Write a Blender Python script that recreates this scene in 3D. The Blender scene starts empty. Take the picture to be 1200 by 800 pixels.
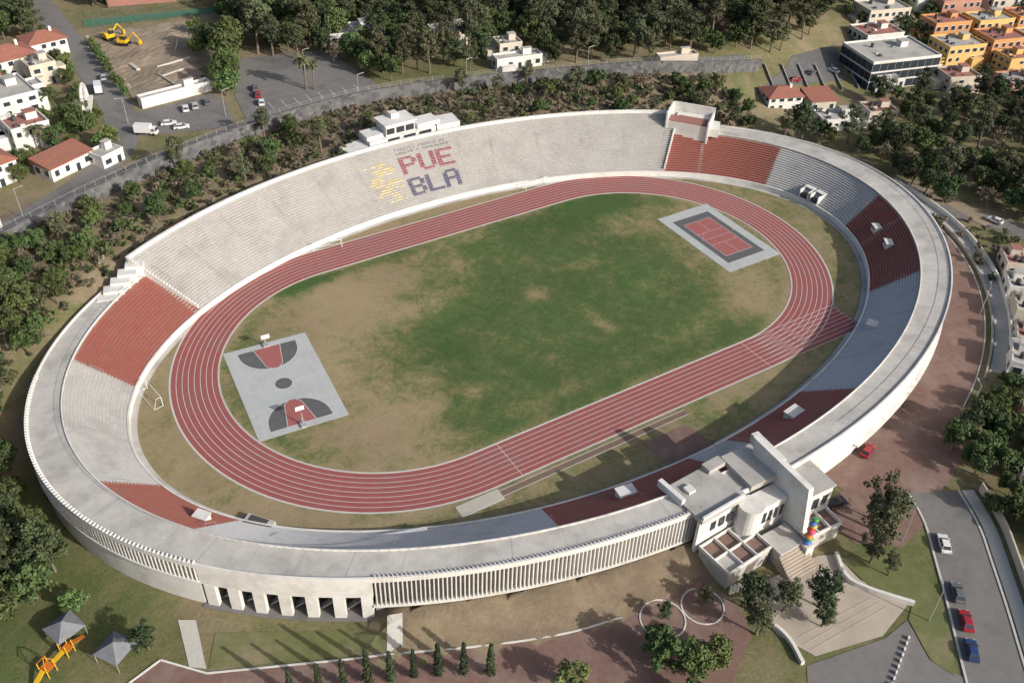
import bpy, bmesh, math, random
import numpy as np
from mathutils import Vector, Matrix
random.seed(7); rng=np.random.default_rng(7)
COL=bpy.context.scene.collection
sin,cos,pi,rad=math.sin,math.cos,math.pi,math.radians

# ------------------------------------------------------------------ materials
def M(name,c1,c2=None,scale=1.0,rough=.85,detail=6,bump=0.0,c3=None,scale2=.05,f3=.5,metal=0,contrast=1.0,spec=.3):
    m=bpy.data.materials.new(name); m.use_nodes=True; n=m.node_tree.nodes; l=m.node_tree.links
    b=n["Principled BSDF"]; b.inputs["Roughness"].default_value=rough; b.inputs["Metallic"].default_value=metal
    b.inputs["Specular IOR Level"].default_value=spec
    b.inputs[0].default_value=(*c1,1)
    if c2 is None: return m
    g=n.new("ShaderNodeNewGeometry")
    t=n.new("ShaderNodeTexNoise"); t.inputs["Scale"].default_value=scale; t.inputs["Detail"].default_value=detail; t.inputs["Roughness"].default_value=.65
    l.new(g.outputs["Position"],t.inputs["Vector"])
    r=n.new("ShaderNodeMapRange"); r.inputs[1].default_value=.5-.22/contrast; r.inputs[2].default_value=.5+.22/contrast
    l.new(t.outputs["Fac"],r.inputs[0])
    x=n.new("ShaderNodeMix"); x.data_type='RGBA'; x.inputs[6].default_value=(*c1,1); x.inputs[7].default_value=(*c2,1)
    l.new(r.outputs[0],x.inputs[0]); out=x.outputs[2]
    if c3 is not None:
        t2=n.new("ShaderNodeTexNoise"); t2.inputs["Scale"].default_value=scale2; t2.inputs["Detail"].default_value=8; t2.inputs["Roughness"].default_value=.7
        l.new(g.outputs["Position"],t2.inputs["Vector"])
        r2=n.new("ShaderNodeMapRange"); r2.inputs[1].default_value=.48; r2.inputs[2].default_value=.68; r2.inputs[4].default_value=f3
        l.new(t2.outputs["Fac"],r2.inputs[0])
        y=n.new("ShaderNodeMix"); y.data_type='RGBA'; l.new(r2.outputs[0],y.inputs[0]); l.new(out,y.inputs[6]); y.inputs[7].default_value=(*c3,1); out=y.outputs[2]
    l.new(out,b.inputs[0])
    if bump:
        bp=n.new("ShaderNodeBump"); bp.inputs["Strength"].default_value=bump; bp.inputs["Distance"].default_value=.1
        l.new(t.outputs["Fac"],bp.inputs["Height"]); l.new(bp.outputs[0],b.inputs["Normal"])
    return m
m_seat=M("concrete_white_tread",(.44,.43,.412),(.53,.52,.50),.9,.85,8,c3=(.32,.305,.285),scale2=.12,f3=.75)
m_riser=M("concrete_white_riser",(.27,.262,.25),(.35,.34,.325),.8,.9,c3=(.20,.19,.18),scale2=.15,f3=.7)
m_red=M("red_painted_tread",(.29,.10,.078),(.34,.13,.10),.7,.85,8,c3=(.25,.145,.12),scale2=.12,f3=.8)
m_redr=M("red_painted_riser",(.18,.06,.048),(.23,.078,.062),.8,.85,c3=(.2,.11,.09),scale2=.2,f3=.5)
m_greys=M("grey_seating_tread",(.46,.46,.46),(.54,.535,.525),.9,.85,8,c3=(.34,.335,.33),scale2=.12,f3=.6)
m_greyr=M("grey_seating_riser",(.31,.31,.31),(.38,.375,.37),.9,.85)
m_ring=M("weathered_concrete",(.38,.365,.34),(.50,.485,.46),.35,.9,12,c3=(.26,.25,.23),scale2=.11,f3=.8)
m_white=M("white_plaster",(.58,.57,.545),(.67,.66,.635),.5,.8,8,c3=(.42,.40,.36),scale2=.2,f3=.7)
m_fin=M("white_fins",(.56,.55,.525),(.66,.65,.625),.8,.8,c3=(.44,.42,.39),scale2=.3,f3=.5)
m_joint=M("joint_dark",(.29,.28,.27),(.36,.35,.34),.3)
m_backwall=M("grey_wall",(.26,.25,.24),(.34,.33,.31),.5)
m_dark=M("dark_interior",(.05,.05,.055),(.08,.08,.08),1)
m_track=M("track_rubber",(.255,.076,.072),(.30,.098,.09),.5,.9,8,c3=(.235,.105,.098),scale2=.08,f3=.85)
m_line=M("white_paint",(.52,.49,.47),(.63,.61,.59),2)
m_courtg=M("court_grey",(.37,.39,.39),(.43,.45,.45),.6,.8,c3=(.32,.33,.33),scale2=.2)
m_courtd=M("court_dark",(.085,.09,.095),(.12,.12,.125),.8)
m_courtr=M("court_red",(.28,.095,.095),(.33,.12,.11),.8)
m_asph=M("asphalt",(.09,.09,.092),(.125,.122,.12),.7,.95,10,c3=(.17,.165,.16),scale2=.06,f3=.7)
m_asph2=M("old_asphalt",(.15,.145,.14),(.195,.185,.175),.5,.95,10,c3=(.10,.10,.10),scale2=.07,f3=.85)
m_brick=M("red_paving",(.15,.092,.078),(.20,.127,.106),.9,.9,10,c3=(.25,.19,.16),scale2=.12,f3=.8)
m_pave=M("beige_paving",(.36,.31,.26),(.43,.38,.32),.6,.9,8,c3=(.28,.24,.20),scale2=.15,f3=.8)
m_kerb=M("kerb_concrete",(.40,.39,.36),(.50,.49,.45),1.5)
m_dirt=M("bare_dirt",(.22,.17,.125),(.33,.27,.20),.15,.95,10,c3=(.15,.12,.085),scale2=.06,f3=.9)
m_sand=M("sand",(.40,.37,.31),(.46,.43,.36),1)
m_runway=M("runway",(.15,.10,.075),(.2,.14,.1),1)
m_trunk=M("bark",(.12,.095,.07),(.19,.155,.12),3,.95)
m_glass=M("window_glass",(.03,.04,.05),rough=.12,spec=.6)
m_steel=M("galvanised_steel",(.45,.45,.45),rough=.5,metal=.4)
m_whitest=M("white_painted_steel",(.72,.72,.70),rough=.5)
m_tyre=M("tyre",(.02,.02,.02),rough=.9)
m_tile=M("red_roof_tile",(.25,.10,.07),(.32,.135,.10),1.2,.9,c3=(.19,.11,.085),scale2=.4,f3=.7)
m_roofg=M("flat_roof_grey",(.34,.33,.31),(.44,.43,.40),.5,.9,8,c3=(.22,.21,.19),scale2=.25,f3=.8)
m_roofred=M("red_waterproofed_roof",(.27,.12,.10),(.34,.16,.13),.6,.9,c3=(.2,.13,.11),scale2=.3,f3=.7)
m_yel=M("yellow_plaster",(.56,.36,.12),(.62,.42,.17),.5)
m_ora=M("orange_plaster",(.50,.24,.10),(.55,.29,.13),.5)
m_beige=M("beige_plaster",(.46,.41,.34),(.54,.49,.41),.5)
m_pink=M("terracotta_plaster",(.38,.19,.14),(.44,.25,.18),.5)
m_ylw=M("machine_yellow",(.62,.38,.02),rough=.5)
m_green=M("court_green",(.06,.15,.10),(.09,.18,.12),.5)

def stone_mat():
    m=bpy.data.materials.new("stone_wall_pattern"); m.use_nodes=True; n=m.node_tree.nodes; l=m.node_tree.links
    b=n["Principled BSDF"]; b.inputs["Roughness"].default_value=.95
    g=n.new("ShaderNodeNewGeometry"); v=n.new("ShaderNodeTexVoronoi"); v.inputs["Scale"].default_value=.8
    l.new(g.outputs["Position"],v.inputs["Vector"])
    r=n.new("ShaderNodeValToRGB"); r.color_ramp.elements[0].color=(.045,.047,.05,1); r.color_ramp.elements[1].color=(.16,.16,.165,1)
    l.new(v.outputs["Color"],r.inputs[0]); l.new(r.outputs[0],b.inputs[0]); return m
m_stone=stone_mat()

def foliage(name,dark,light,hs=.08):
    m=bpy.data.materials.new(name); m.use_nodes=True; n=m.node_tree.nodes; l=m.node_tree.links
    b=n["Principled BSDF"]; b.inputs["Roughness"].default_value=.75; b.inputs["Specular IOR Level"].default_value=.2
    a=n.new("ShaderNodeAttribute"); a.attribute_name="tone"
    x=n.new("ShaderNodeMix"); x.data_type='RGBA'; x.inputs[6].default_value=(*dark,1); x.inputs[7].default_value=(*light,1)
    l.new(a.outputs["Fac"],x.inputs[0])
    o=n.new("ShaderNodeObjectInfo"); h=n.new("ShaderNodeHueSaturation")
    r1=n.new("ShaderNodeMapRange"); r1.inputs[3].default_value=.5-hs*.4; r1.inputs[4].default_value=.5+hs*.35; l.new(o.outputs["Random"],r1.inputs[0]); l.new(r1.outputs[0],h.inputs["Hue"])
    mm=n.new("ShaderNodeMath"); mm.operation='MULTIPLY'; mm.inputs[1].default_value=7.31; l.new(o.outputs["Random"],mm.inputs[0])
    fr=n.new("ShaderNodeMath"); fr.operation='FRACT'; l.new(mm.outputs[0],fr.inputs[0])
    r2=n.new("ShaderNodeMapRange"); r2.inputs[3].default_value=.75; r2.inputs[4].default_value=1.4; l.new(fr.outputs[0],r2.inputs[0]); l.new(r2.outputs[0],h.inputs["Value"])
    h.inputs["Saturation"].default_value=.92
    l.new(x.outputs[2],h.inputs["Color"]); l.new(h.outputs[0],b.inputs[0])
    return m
f_green=foliage("foliage_green",(.032,.055,.018),(.085,.12,.036))
f_bright=foliage("foliage_bright",(.045,.078,.02),(.11,.155,.045))
f_olive=foliage("foliage_olive",(.046,.056,.029),(.105,.115,.058))
f_dry=foliage("foliage_dry",(.085,.07,.046),(.19,.16,.105))
f_dark=foliage("foliage_dark",(.024,.040,.017),(.064,.084,.035))
f_cyp=foliage("foliage_cypress",(.018,.032,.014),(.05,.07,.03))

# ------------------------------------------------------------------ mesh builder
class MB:
    def __init__(s): s.v=[];s.f=[];s.m=[]
    def face(s,pts,m=0):
        i=len(s.v); s.v+= [tuple(p) for p in pts]; s.f.append(tuple(range(i,i+len(pts)))); s.m.append(m)
    def hexa(s,b,t,m=0):
        i=len(s.v); s.v+=[tuple(p) for p in b]+[tuple(p) for p in t]; n=len(b)
        s.f.append(tuple(range(i+n-1,i-1,-1))); s.f.append(tuple(range(i+n,i+2*n))); s.m+=[m,m]
        for k in range(n):
            k2=(k+1)%n; s.f.append((i+k,i+k2,i+n+k2,i+n+k)); s.m.append(m)
    def box(s,x,y,z,sx,sy,sz,rot=0,m=0):
        c,q=cos(rot),sin(rot); P=[(-sx/2,-sy/2),(sx/2,-sy/2),(sx/2,sy/2),(-sx/2,sy/2)]
        b=[(x+c*a-q*d,y+q*a+c*d,z) for a,d in P]; t=[(x+c*a-q*d,y+q*a+c*d,z+sz) for a,d in P]
        s.hexa(b,t,m)
    def prism(s,poly,z0,z1,m=0): s.hexa([(a,b,z0) for a,b in poly],[(a,b,z1) for a,b in poly],m)
    def tube(s,a,b,r0,r1,n=6,m=0):
        a=Vector(a);b=Vector(b);d=(b-a).normalized(); u=d.orthogonal().normalized(); w=d.cross(u)
        A=[a+(u*cos(2*pi*k/n)+w*sin(2*pi*k/n))*r0 for k in range(n)];B=[b+(u*cos(2*pi*k/n)+w*sin(2*pi*k/n))*r1 for k in range(n)]
        s.hexa(A,B,m)
    def make(s,name,mats,parent=None,loc=None,rot=0,link=True):
        me=bpy.data.meshes.new(name); me.from_pydata(s.v,[],s.f)
        for mt in mats: me.materials.append(mt)
        if len(mats)>1: me.polygons.foreach_set("material_index",s.m)
        me.update(); o=bpy.data.objects.new(name,me); COL.objects.link(o)
        if loc is not None: o.location=loc
        o.rotation_euler[2]=rot
        if parent: o.parent=parent
        return o
def empty(name,loc=(0,0,0),rot=0):
    e=bpy.data.objects.new(name,None); e.location=loc; e.rotation_euler[2]=rot; e.empty_display_size=1; COL.objects.link(e); return e

# ------------------------------------------------------------------ terrain
def S(t): t=min(1,max(0,t)); return t*t*(3-2*t)
def ro(t,o=0): return (2.2+(110.8+o)*cos(t),-3.4+(73.0+o)*sin(t))
def ri(t): return (1.5+103.3*cos(t),-2.2+68.7*sin(t))
def sb(t,o=0): return (1.3+(93.3+o)*cos(t),-3.8+(56.1+o)*sin(t))
def rho(x,y): return math.hypot((x-2.2)/110.8,(y+3.4)/73.0)
def tang(x,y): return math.degrees(math.atan2((y+3.4)/73.0,(x-2.2)/110.8))%360
def T(x,y):
    z=-1.5+11.5*S((y-10-.2*x)/55)
    r=rho(x,y)
    if r<1.2:
        z=min(z,7.3+max(0,(r-1))*45)
        a=tang(x,y)
        w=S((a-231)/2)*(1-S((a-262)/5))
        if w>0 and r>.9: z+=w*3.0*(1-S((r-1.0)*73.4/8.0))
        if r<.97: z=-.35 if r<.86 else -1.6
    return z
axx=np.concatenate([[-4000,-2000,-1000,-600,-400],np.arange(-300,400,3.0),[450,600,1000,2000,4000]])
ayy=np.concatenate([[-4000,-2000,-1000,-500,-300],np.arange(-220,360,3.0),[420,600,1000,2000,4000]])
def h2(x,y):
    return .5+.25*sin(x*.071+1.3*sin(y*.053))+.25*sin(y*.093+1.7*sin(x*.037)+2)
gv=[];lush=[]
for y in ayy:
    for x in axx:
        r=rho(x,y); z=T(x,y)
        gv.append((x,y,z))
        L=.5
        if x<-95 and y<0: L=.78
        elif y<-50: L=.52
        if y>40 and x<115 and r<1.5: L=.14
        if x>115 and y<45: L=.48
        if y>150: L=.35
        if y<-88 and x<30: L=.7
        a=tang(x,y)
        if 230<a<275 and r<1.12: L=.16
        lush.append(L+.25*(h2(x,y)-.5))
nx=len(axx);ny=len(ayy)
gf=[(j*nx+i,j*nx+i+1,(j+1)*nx+i+1,(j+1)*nx+i) for j in range(ny-1) for i in range(nx-1)]
me=bpy.data.meshes.new("ground"); me.from_pydata(gv,[],gf)
at=me.attributes.new("lush",'FLOAT','POINT'); at.data.foreach_set("value",lush)
for p in me.polygons: p.use_smooth=True
ground=bpy.data.objects.new("ground",me); COL.objects.link(ground)
def grass_mat(name,stops,ns=.12,amt=.9,fine=.55):
    m=bpy.data.materials.new(name); m.use_nodes=True; n=m.node_tree.nodes; l=m.node_tree.links
    b=n["Principled BSDF"]; b.inputs["Roughness"].default_value=.95; b.inputs["Specular IOR Level"].default_value=.1
    a=n.new("ShaderNodeAttribute"); a.attribute_name="lush"; g=n.new("ShaderNodeNewGeometry")
    def noise(sc,d,r=.65,dist=0):
        t=n.new("ShaderNodeTexNoise"); t.inputs["Scale"].default_value=sc; t.inputs["Detail"].default_value=d; t.inputs["Roughness"].default_value=r; t.inputs["Distortion"].default_value=dist; l.new(g.outputs["Position"],t.inputs["Vector"]); return t
    def math_(op,x,y):
        q=n.new("ShaderNodeMath"); q.operation=op
        for i,v in enumerate((x,y)):
            if isinstance(v,(int,float)): q.inputs[i].default_value=v
            else: l.new(v,q.inputs[i])
        return q.outputs[0]
    t=noise(ns,10,.75,.4); t2=noise(1.4,8,.75); t4=noise(.4,4,.6,1.0)
    f=math_('ADD',a.outputs["Fac"],math_('MULTIPLY',math_('SUBTRACT',t.outputs["Fac"],.5),amt*2))
    f=math_('ADD',f,math_('MULTIPLY',math_('SUBTRACT',t2.outputs["Fac"],.5),fine))
    f=math_('ADD',f,math_('MULTIPLY',math_('SUBTRACT',t4.outputs["Fac"],.5),fine))
    cr=n.new("ShaderNodeValToRGB"); e=cr.color_ramp.elements
    while len(e)<len(stops): e.new(.5)
    for el,(p,c) in zip(e,stops): el.position=p; el.color=(*c,1)
    l.new(f,cr.inputs[0])
    t3=noise(.05,4); mr=n.new("ShaderNodeMapRange"); mr.inputs[1].default_value=.3;mr.inputs[2].default_value=.7;mr.inputs[3].default_value=.85; mr.inputs[4].default_value=1.15; l.new(t3.outputs["Fac"],mr.inputs[0])
    t5=noise(5,3); m5=n.new("ShaderNodeMapRange"); m5.inputs[1].default_value=.3;m5.inputs[2].default_value=.7;m5.inputs[3].default_value=.80; m5.inputs[4].default_value=1.2; l.new(t5.outputs["Fac"],m5.inputs[0])
    h=n.new("ShaderNodeHueSaturation"); l.new(cr.outputs[0],h.inputs["Color"]); l.new(math_('MULTIPLY',mr.outputs[0],m5.outputs[0]),h.inputs["Value"]); l.new(h.outputs[0],b.inputs[0])
    bp=n.new("ShaderNodeBump"); bp.inputs["Strength"].default_value=.5; bp.inputs["Distance"].default_value=.3; l.new(t2.outputs["Fac"],bp.inputs["Height"]); l.new(bp.outputs[0],b.inputs["Normal"])
    return m
me.materials.append(grass_mat("ground_grass",[(0,(.18,.14,.10)),(.3,(.235,.19,.125)),(.55,(.165,.155,.078)),(.9,(.09,.115,.043))],.06,.8))

# field grass
def green(x,y):
    L=36; dx=max(0,abs(x)-L); inr=math.hypot(dx,y)
    if inr<36.9:
        g=.80
        def blob(cx,cy,sx,sy,a): return a*math.exp(-((x-cx)/sx)**2-((y-cy)/sy)**2)
        g-=blob(-36,21,14,13,.66)+blob(-20,27,15,8,.4)+blob(-52,-2,16,30,.62)+blob(-45,-26,12,11,.42)+blob(60,0,14,28,.58)+blob(50,-25,10,10,.48)+blob(42,18,8,5,.3)
        g-=blob(-33,-12,4,3,.4)+blob(-26,-21,3,2.5,.55)+blob(-37,-20,5,4,.3)+blob(5,3,2.5,3,.5)+blob(-5,22,3,6,.35)+blob(12,-14,2,5,.4)+blob(-20,12,10,4,.35)+blob(27,-27,12,3,.25)+blob(-12,-30,14,3,.25)+blob(-3,33,20,3,.3)+blob(22,8,4,2,.3)+blob(30,-8,3,3,.3)
        g+=blob(-18,35,14,2,.3)+blob(-42,34,11,2,.7)+blob(45,31,14,6,.55)+blob(-25,-5,8,8,.1)
        g-=.3*S((inr-33.5)/3)
        return g
    g=.16
    if y<-46: g=.33
    if x>60: g=.34
    return g+.18*(h2(x*3,y*3)-.5)
fx=np.arange(-96,99,1.5); fy=np.arange(-63,55.5,1.5)
fv=[(x,y,0.0) for y in fy for x in fx]; fl=[green(x,y) for y in fy for x in fx]
nfx=len(fx); ff=[]
for j in range(len(fy)-1):
    for i in range(nfx-1):
        cx=fx[i]+.75;cy=fy[j]+.75
        if math.hypot((cx-1.3)/93.3,(cy+3.8)/56.1)<1.025: ff.append((j*nfx+i,j*nfx+i+1,(j+1)*nfx+i+1,(j+1)*nfx+i))
me=bpy.data.meshes.new("grass_field"); me.from_pydata(fv,[],ff); at=me.attributes.new("lush",'FLOAT','POINT'); at.data.foreach_set("value",fl)
COL.objects.link(bpy.data.objects.new("grass_field",me))
me.materials.append(grass_mat("field_grass",[(0,(.30,.235,.145)),(.28,(.245,.205,.115)),(.5,(.155,.157,.07)),(.7,(.088,.122,.045)),(1,(.055,.096,.032))],.10,.78,.75))

# ------------------------------------------------------------------ draped sheets
def drape(name,poly,off,mat,step=3.0,flat=None):
    bm=bmesh.new(); vs=[bm.verts.new((x,y,0)) for x,y in poly]; bm.faces.new(vs)
    xs=[p[0] for p in poly];ys=[p[1] for p in poly]
    if flat is None:
        x=math.floor(min(xs)/step)*step
        while x<max(xs):
            bmesh.ops.bisect_plane(bm,geom=bm.verts[:]+bm.edges[:]+bm.faces[:],plane_co=(x,0,0),plane_no=(1,0,0)); x+=step
        y=math.floor((min(ys)+1)/step)*step-1
        while y<max(ys):
            bmesh.ops.bisect_plane(bm,geom=bm.verts[:]+bm.edges[:]+bm.faces[:],plane_co=(0,y,0),plane_no=(0,1,0)); y+=step
    for v in bm.verts: v.co.z=(T(v.co.x,v.co.y) if flat is None else flat)+off
    bmesh.ops.recalc_face_normals(bm,faces=bm.faces[:])
    for f in bm.faces:
        if f.normal.z<0: f.normal_flip()
    me=bpy.data.meshes.new(name); bm.to_mesh(me); bm.free(); me.materials.append(mat)
    o=bpy.data.objects.new(name,me); COL.objects.link(o); return o
def resample(pts,step=2.0):
    out=[]
    for a,b in zip(pts[:-1],pts[1:]):
        n=max(1,int(math.dist(a,b)/step))
        for k in range(n): out.append((a[0]+(b[0]-a[0])*k/n,a[1]+(b[1]-a[1])*k/n))
    out.append(pts[-1]); return out
def smooth(pts,it=2):
    for _ in range(it):
        o=[pts[0]]
        for a,b in zip(pts[:-1],pts[1:]):
            o+= [(a[0]*.75+b[0]*.25,a[1]*.75+b[1]*.25),(a[0]*.25+b[0]*.75,a[1]*.25+b[1]*.75)]
        o.append(pts[-1]); pts=o
    return pts
def ribbon(name,pts,w,off,mat,h=0,parent=None,zf=None,mb=None,m=0,step=2.0):
    pts=resample(pts,step); mbb=mb or MB(); zf=zf or T; prev=None
    for i,p in enumerate(pts):
        a=pts[max(0,i-1)];b=pts[min(len(pts)-1,i+1)]; d=(b[0]-a[0],b[1]-a[1]); l=math.hypot(*d) or 1; n=(-d[1]/l,d[0]/l)
        L=(p[0]+n[0]*w/2,p[1]+n[1]*w/2);R=(p[0]-n[0]*w/2,p[1]-n[1]*w/2)
        if h: zl=zr=zf(*p)+off
        else: zl=zf(*L)+off; zr=zf(*R)+off
        cur=((*R,zr),(*L,zl))
        if prev:
            if h: mbb.hexa([(q[0],q[1],q[2]-h-1.0) for q in (prev[0],cur[0],cur[1],prev[1])],[prev[0],cur[0],cur[1],prev[1]],m)
            else: mbb.face([prev[0],cur[0],cur[1],prev[1]],m)
        prev=cur
    if mb is None: return mbb.make(name,[mat],parent)

# ------------------------------------------------------------------ running track
track=empty("running_track")
TL=35.95
def loop(R,n=64):
    p=[(TL+R*cos(a),R*sin(a)) for a in np.linspace(-pi/2,pi/2,n)]+[(-TL+R*cos(a),R*sin(a)) for a in np.linspace(pi/2,1.5*pi,n)]
    return p+[p[0]]
def ringstrip(mb,R0,R1,z,m=0):
    a=loop(R0);b=loop(R1)
    for i in range(len(a)-1): mb.face([(*a[i],z),(*b[i],z),(*b[i+1],z),(*a[i+1],z)],m)
mb=MB(); ringstrip(mb,36.5,46.35,.012); mb.make("track_surface",[m_track],track)
mb=MB(); mb.face([(TL,-46.35,.016),(64.5,-46.35,.016),(64.5,-36.5,.016),(TL,-36.5,.016)]); mb.make("track_chute",[m_track],track)
mb=MB()
for k in range(9):
    R=36.5+k*1.225; w=.055 if k not in(0,8) else .09
    ringstrip(mb,R-w,R+w,.021)
    mb.face([(TL,-R-.06,.025),(64.5,-R-.06,.025),(64.5,-R+.06,.025),(TL,-R+.06,.025)])
for x in (TL-1,-30,64): mb.face([(x,-46.3,.027),(x+.1,-46.3,.027),(x+.1,-36.5,.027),(x,-36.5,.027)])
mb.make("lane_lines",[m_line],track)
mb=MB()
a=loop(36.35);b=loop(36.2)
for i in range(len(a)-1): mb.hexa([(*b[i],-.1),(*a[i],-.1),(*a[i+1],-.1),(*b[i+1],-.1)],[(*b[i],.06),(*a[i],.06),(*a[i+1],.06),(*b[i+1],.06)])
mb.make("inner_kerb",[m_kerb],track)
mb=MB()
a=loop(46.6);b=loop(46.4)
for i in range(len(a)-1): mb.face([(*b[i],.009),(*a[i],.009),(*a[i+1],.009),(*b[i+1],.009)])
mb.make("outer_kerb",[m_kerb],track)

# ------------------------------------------------------------------ courts
def disc(mb,x,y,r,a0,a1,z,m,n=40,r0=0):
    P=[(x+r*cos(a),y+r*sin(a),z) for a in np.linspace(a0,a1,n)]
    if r0==0: mb.face(P if abs(a1-a0)<6.2 else P[:-1],m)
    else:
        Q=[(x+r0*cos(a),y+r0*sin(a),z) for a in np.linspace(a0,a1,n)]
        for i in range(n-1): mb.face([Q[i],P[i],P[i+1],Q[i+1]],m)
def rect(mb,x0,x1,y0,y1,z,m): mb.face([(x0,y0,z),(x1,y0,z),(x1,y1,z),(x0,y1,z)],m)
def frame(mb,x0,x1,y0,y1,w,z,m):
    rect(mb,x0,x1,y0,y0+w,z,m);rect(mb,x0,x1,y1-w,y1,z,m);rect(mb,x0,x0+w,y0+w,y1-w,z,m);rect(mb,x1-w,x1,y0+w,y1-w,z,m)
bc=empty("basketball_court",(-59.6,1.8,0),-.085)
mb=MB(); mb.box(0,0,-.1,18.5,30.2,.14); mb.make("slab",[m_courtg],bc)
mb=MB()
for s in (1,-1):
    y=-s*13.4
    a0,a1=(0,pi) if s==1 else (pi,2*pi)
    disc(mb,0,y+s*1.2,6.4,a0,a1,.046,0)
    rect(mb,-6.4,6.4,min(y,y+s*1.2),max(y,y+s*1.2),.046,0)
    ya,yb=sorted((y,y+s*5.8))
    mb.face([(-2.9 if s==1 else -1.9,ya,.052),(2.9 if s==1 else 1.9,ya,.052),(1.9 if s==1 else 2.9,yb,.052),(-1.9 if s==1 else -2.9,yb,.052)],1)
    disc(mb,0,y+s*5.8,1.8,a0,a1,.052,1)
    disc(mb,0,y+s*5.8,1.95,a0,a1,.058,2,r0=1.83)
    disc(mb,0,y+s*1.2,6.5,a0,a1,.058,2,r0=6.38)
    for q in(-1,1): 
        mb.face([(q*2.9,y,.058),(q*3.02,y,.058),(q*1.98,y+s*5.8,.058),(q*1.88,y+s*5.8,.058)],2)
disc(mb,0,0,1.8,0,2*pi,.046,0); disc(mb,0,0,1.92,0,2*pi,.058,2,r0=1.8)
frame(mb,-7.5,7.5,-13.5,13.5,.08,.062,2)
rect(mb,-7.4,-1.95,-.04,.04,.056,2); rect(mb,1.95,7.4,-.04,.04,.056,2)
mb.make("markings",[m_courtd,m_courtr,m_line],bc)
for s in (1,-1):
    mb=MB(); y=-s*14.2
    mb.box(0,y,.04,1.2,1.6,.35,0,0); mb.tube((0,y,.3),(0,y+s*.3,3.0),.1,.08); mb.tube((0,y+s*.2,2.9),(0,y+s*1.3,3.2),.06,.05)
    mb.box(0,y+s*1.4,2.9,1.8,.06,1.05,0,1); 
    R=[(.23*cos(a),y+s*1.72+.23*sin(a),3.05) for a in np.linspace(0,2*pi,13)]
    for p,q in zip(R[:-1],R[1:]): mb.tube(p,q,.02,.02,4,2)
    mb.tube((-.5,y-.5,.3),(0,y+s*.3,2.4),.04,.04); mb.tube((.5,y-.5,.3),(0,y+s*.3,2.4),.04,.04)
    mb.make("basketball_hoop",[m_steel,m_whitest,m_pink],loc=(-59.6,1.8,0),rot=-.085)
vc=empty("volleyball_court",(61.1,1.0,0),-.008)
mb=MB(); mb.box(0,0,-.1,17.4,29.3,.14); mb.make("slab",[m_courtg],vc)
mb=MB(); rect(mb,-6.2,6.2,-11.3,11.3,.046,0); rect(mb,-4.5,4.5,-8.6,8.6,.052,1)
frame(mb,-4.5,4.5,-8.6,8.6,.1,.058,2)
for y in(-2.9,0,2.9): rect(mb,-4.3,4.3,y-.04,y+.04,.058,2)
rect(mb,-.04,.04,-8.4,-3.1,.0575,2); rect(mb,-.04,.04,3.1,8.4,.0575,2)
mb.make("markings",[m_courtd,m_courtr,m_line],vc)
mb=MB()
for x in(-5.2,5.2): mb.tube((x,0,.04),(x,0,2.4),.06,.06)
mb.make("net_posts",[m_steel],vc)
def goal(x,y,rot,w=7.3,h=2.4):
    mb=MB(); r=.07
    mb.tube((-w/2,0,0),(-w/2,0,h),r,r);mb.tube((w/2,0,0),(w/2,0,h),r,r);mb.tube((-w/2,0,h),(w/2,0,h),r,r)
    for s in(-1,1): mb.tube((s*w/2,0,h),(s*w/2,1.0,h),.04,.04);mb.tube((s*w/2,1.0,h),(s*w/2,1.9,0),.04,.04);mb.tube((s*w/2,0,0.03),(s*w/2,1.9,.03),.04,.04)
    mb.tube((-w/2,1.9,.04),(w/2,1.9,.04),.05,.05)
    mb.make("soccer_goal",[m_whitest],loc=(x,y,0),rot=rot)
goal(-84,11,rad(100)); goal(-31,45.5,rad(-12)); goal(33,46.5,rad(4))
lj=empty("long_jump_runway")
mb=MB(); mb.box(-40.5,-48.3,-.1,9,2.9,.16,0,0); mb.box(-40.5,-48.3,.0,8.3,2.3,.075,0,1); mb.make("sand_pit",[m_kerb,m_sand],lj)
mb=MB(); rect(mb,-36,9,-48.9,-47.6,.012,0)
rect(mb,-36,9,-49.08,-48.9,.016,1); rect(mb,-36,9,-47.6,-47.42,.016,1)
mb.make("runway",[m_runway,m_kerb],lj)
drape("throwing_area_paving",[(-5,-51),(6.5,-51),(8,-59.5),(-4,-60)],.01,m_brick,flat=0.0)

# ------------------------------------------------------------------ stadium bowl
stadium=empty("stadium")
D=pi/180
def sec(t,far):
    a=sb(t)
    b=ro(t,-.9) if far else ri(t)
    return a,b,(26 if far else 18),(.42 if far else .40)
def spt(t,s,z,far):
    a,b,_,_=sec(t,far); return (a[0]+(b[0]-a[0])*s,a[1]+(b[1]-a[1])*s,z)
def tier(name,t0,t1,far,mt,mr,step=1.0):
    mb=MB(); n=max(1,int(round((t1-t0)/step))); N=26 if far else 18; rise=.42 if far else .40
    for i in range(n):
        ta=(t0+(t1-t0)*i/n)*D; tb=(t0+(t1-t0)*(i+1)/n)*D
        for k in range(N):
            s0=k/N;s1=(k+1)/N;z0=1+rise*k;z1=z0+rise
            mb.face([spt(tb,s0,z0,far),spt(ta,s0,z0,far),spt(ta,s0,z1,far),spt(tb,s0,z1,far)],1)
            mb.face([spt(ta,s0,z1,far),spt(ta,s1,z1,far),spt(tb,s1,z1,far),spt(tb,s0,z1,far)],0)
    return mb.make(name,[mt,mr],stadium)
secs=[(43,137,1,'w'),(137,161,0,'r'),(161,192,0,'w'),(192,209,0,'r'),(209,249,0,'g'),(249,269,0,'r'),(269,275,0,'w'),(275,290,0,'r'),(290,322,0,'g'),(322,350,0,'r'),(350,378,0,'g'),(378,403,0,'r')]
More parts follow.
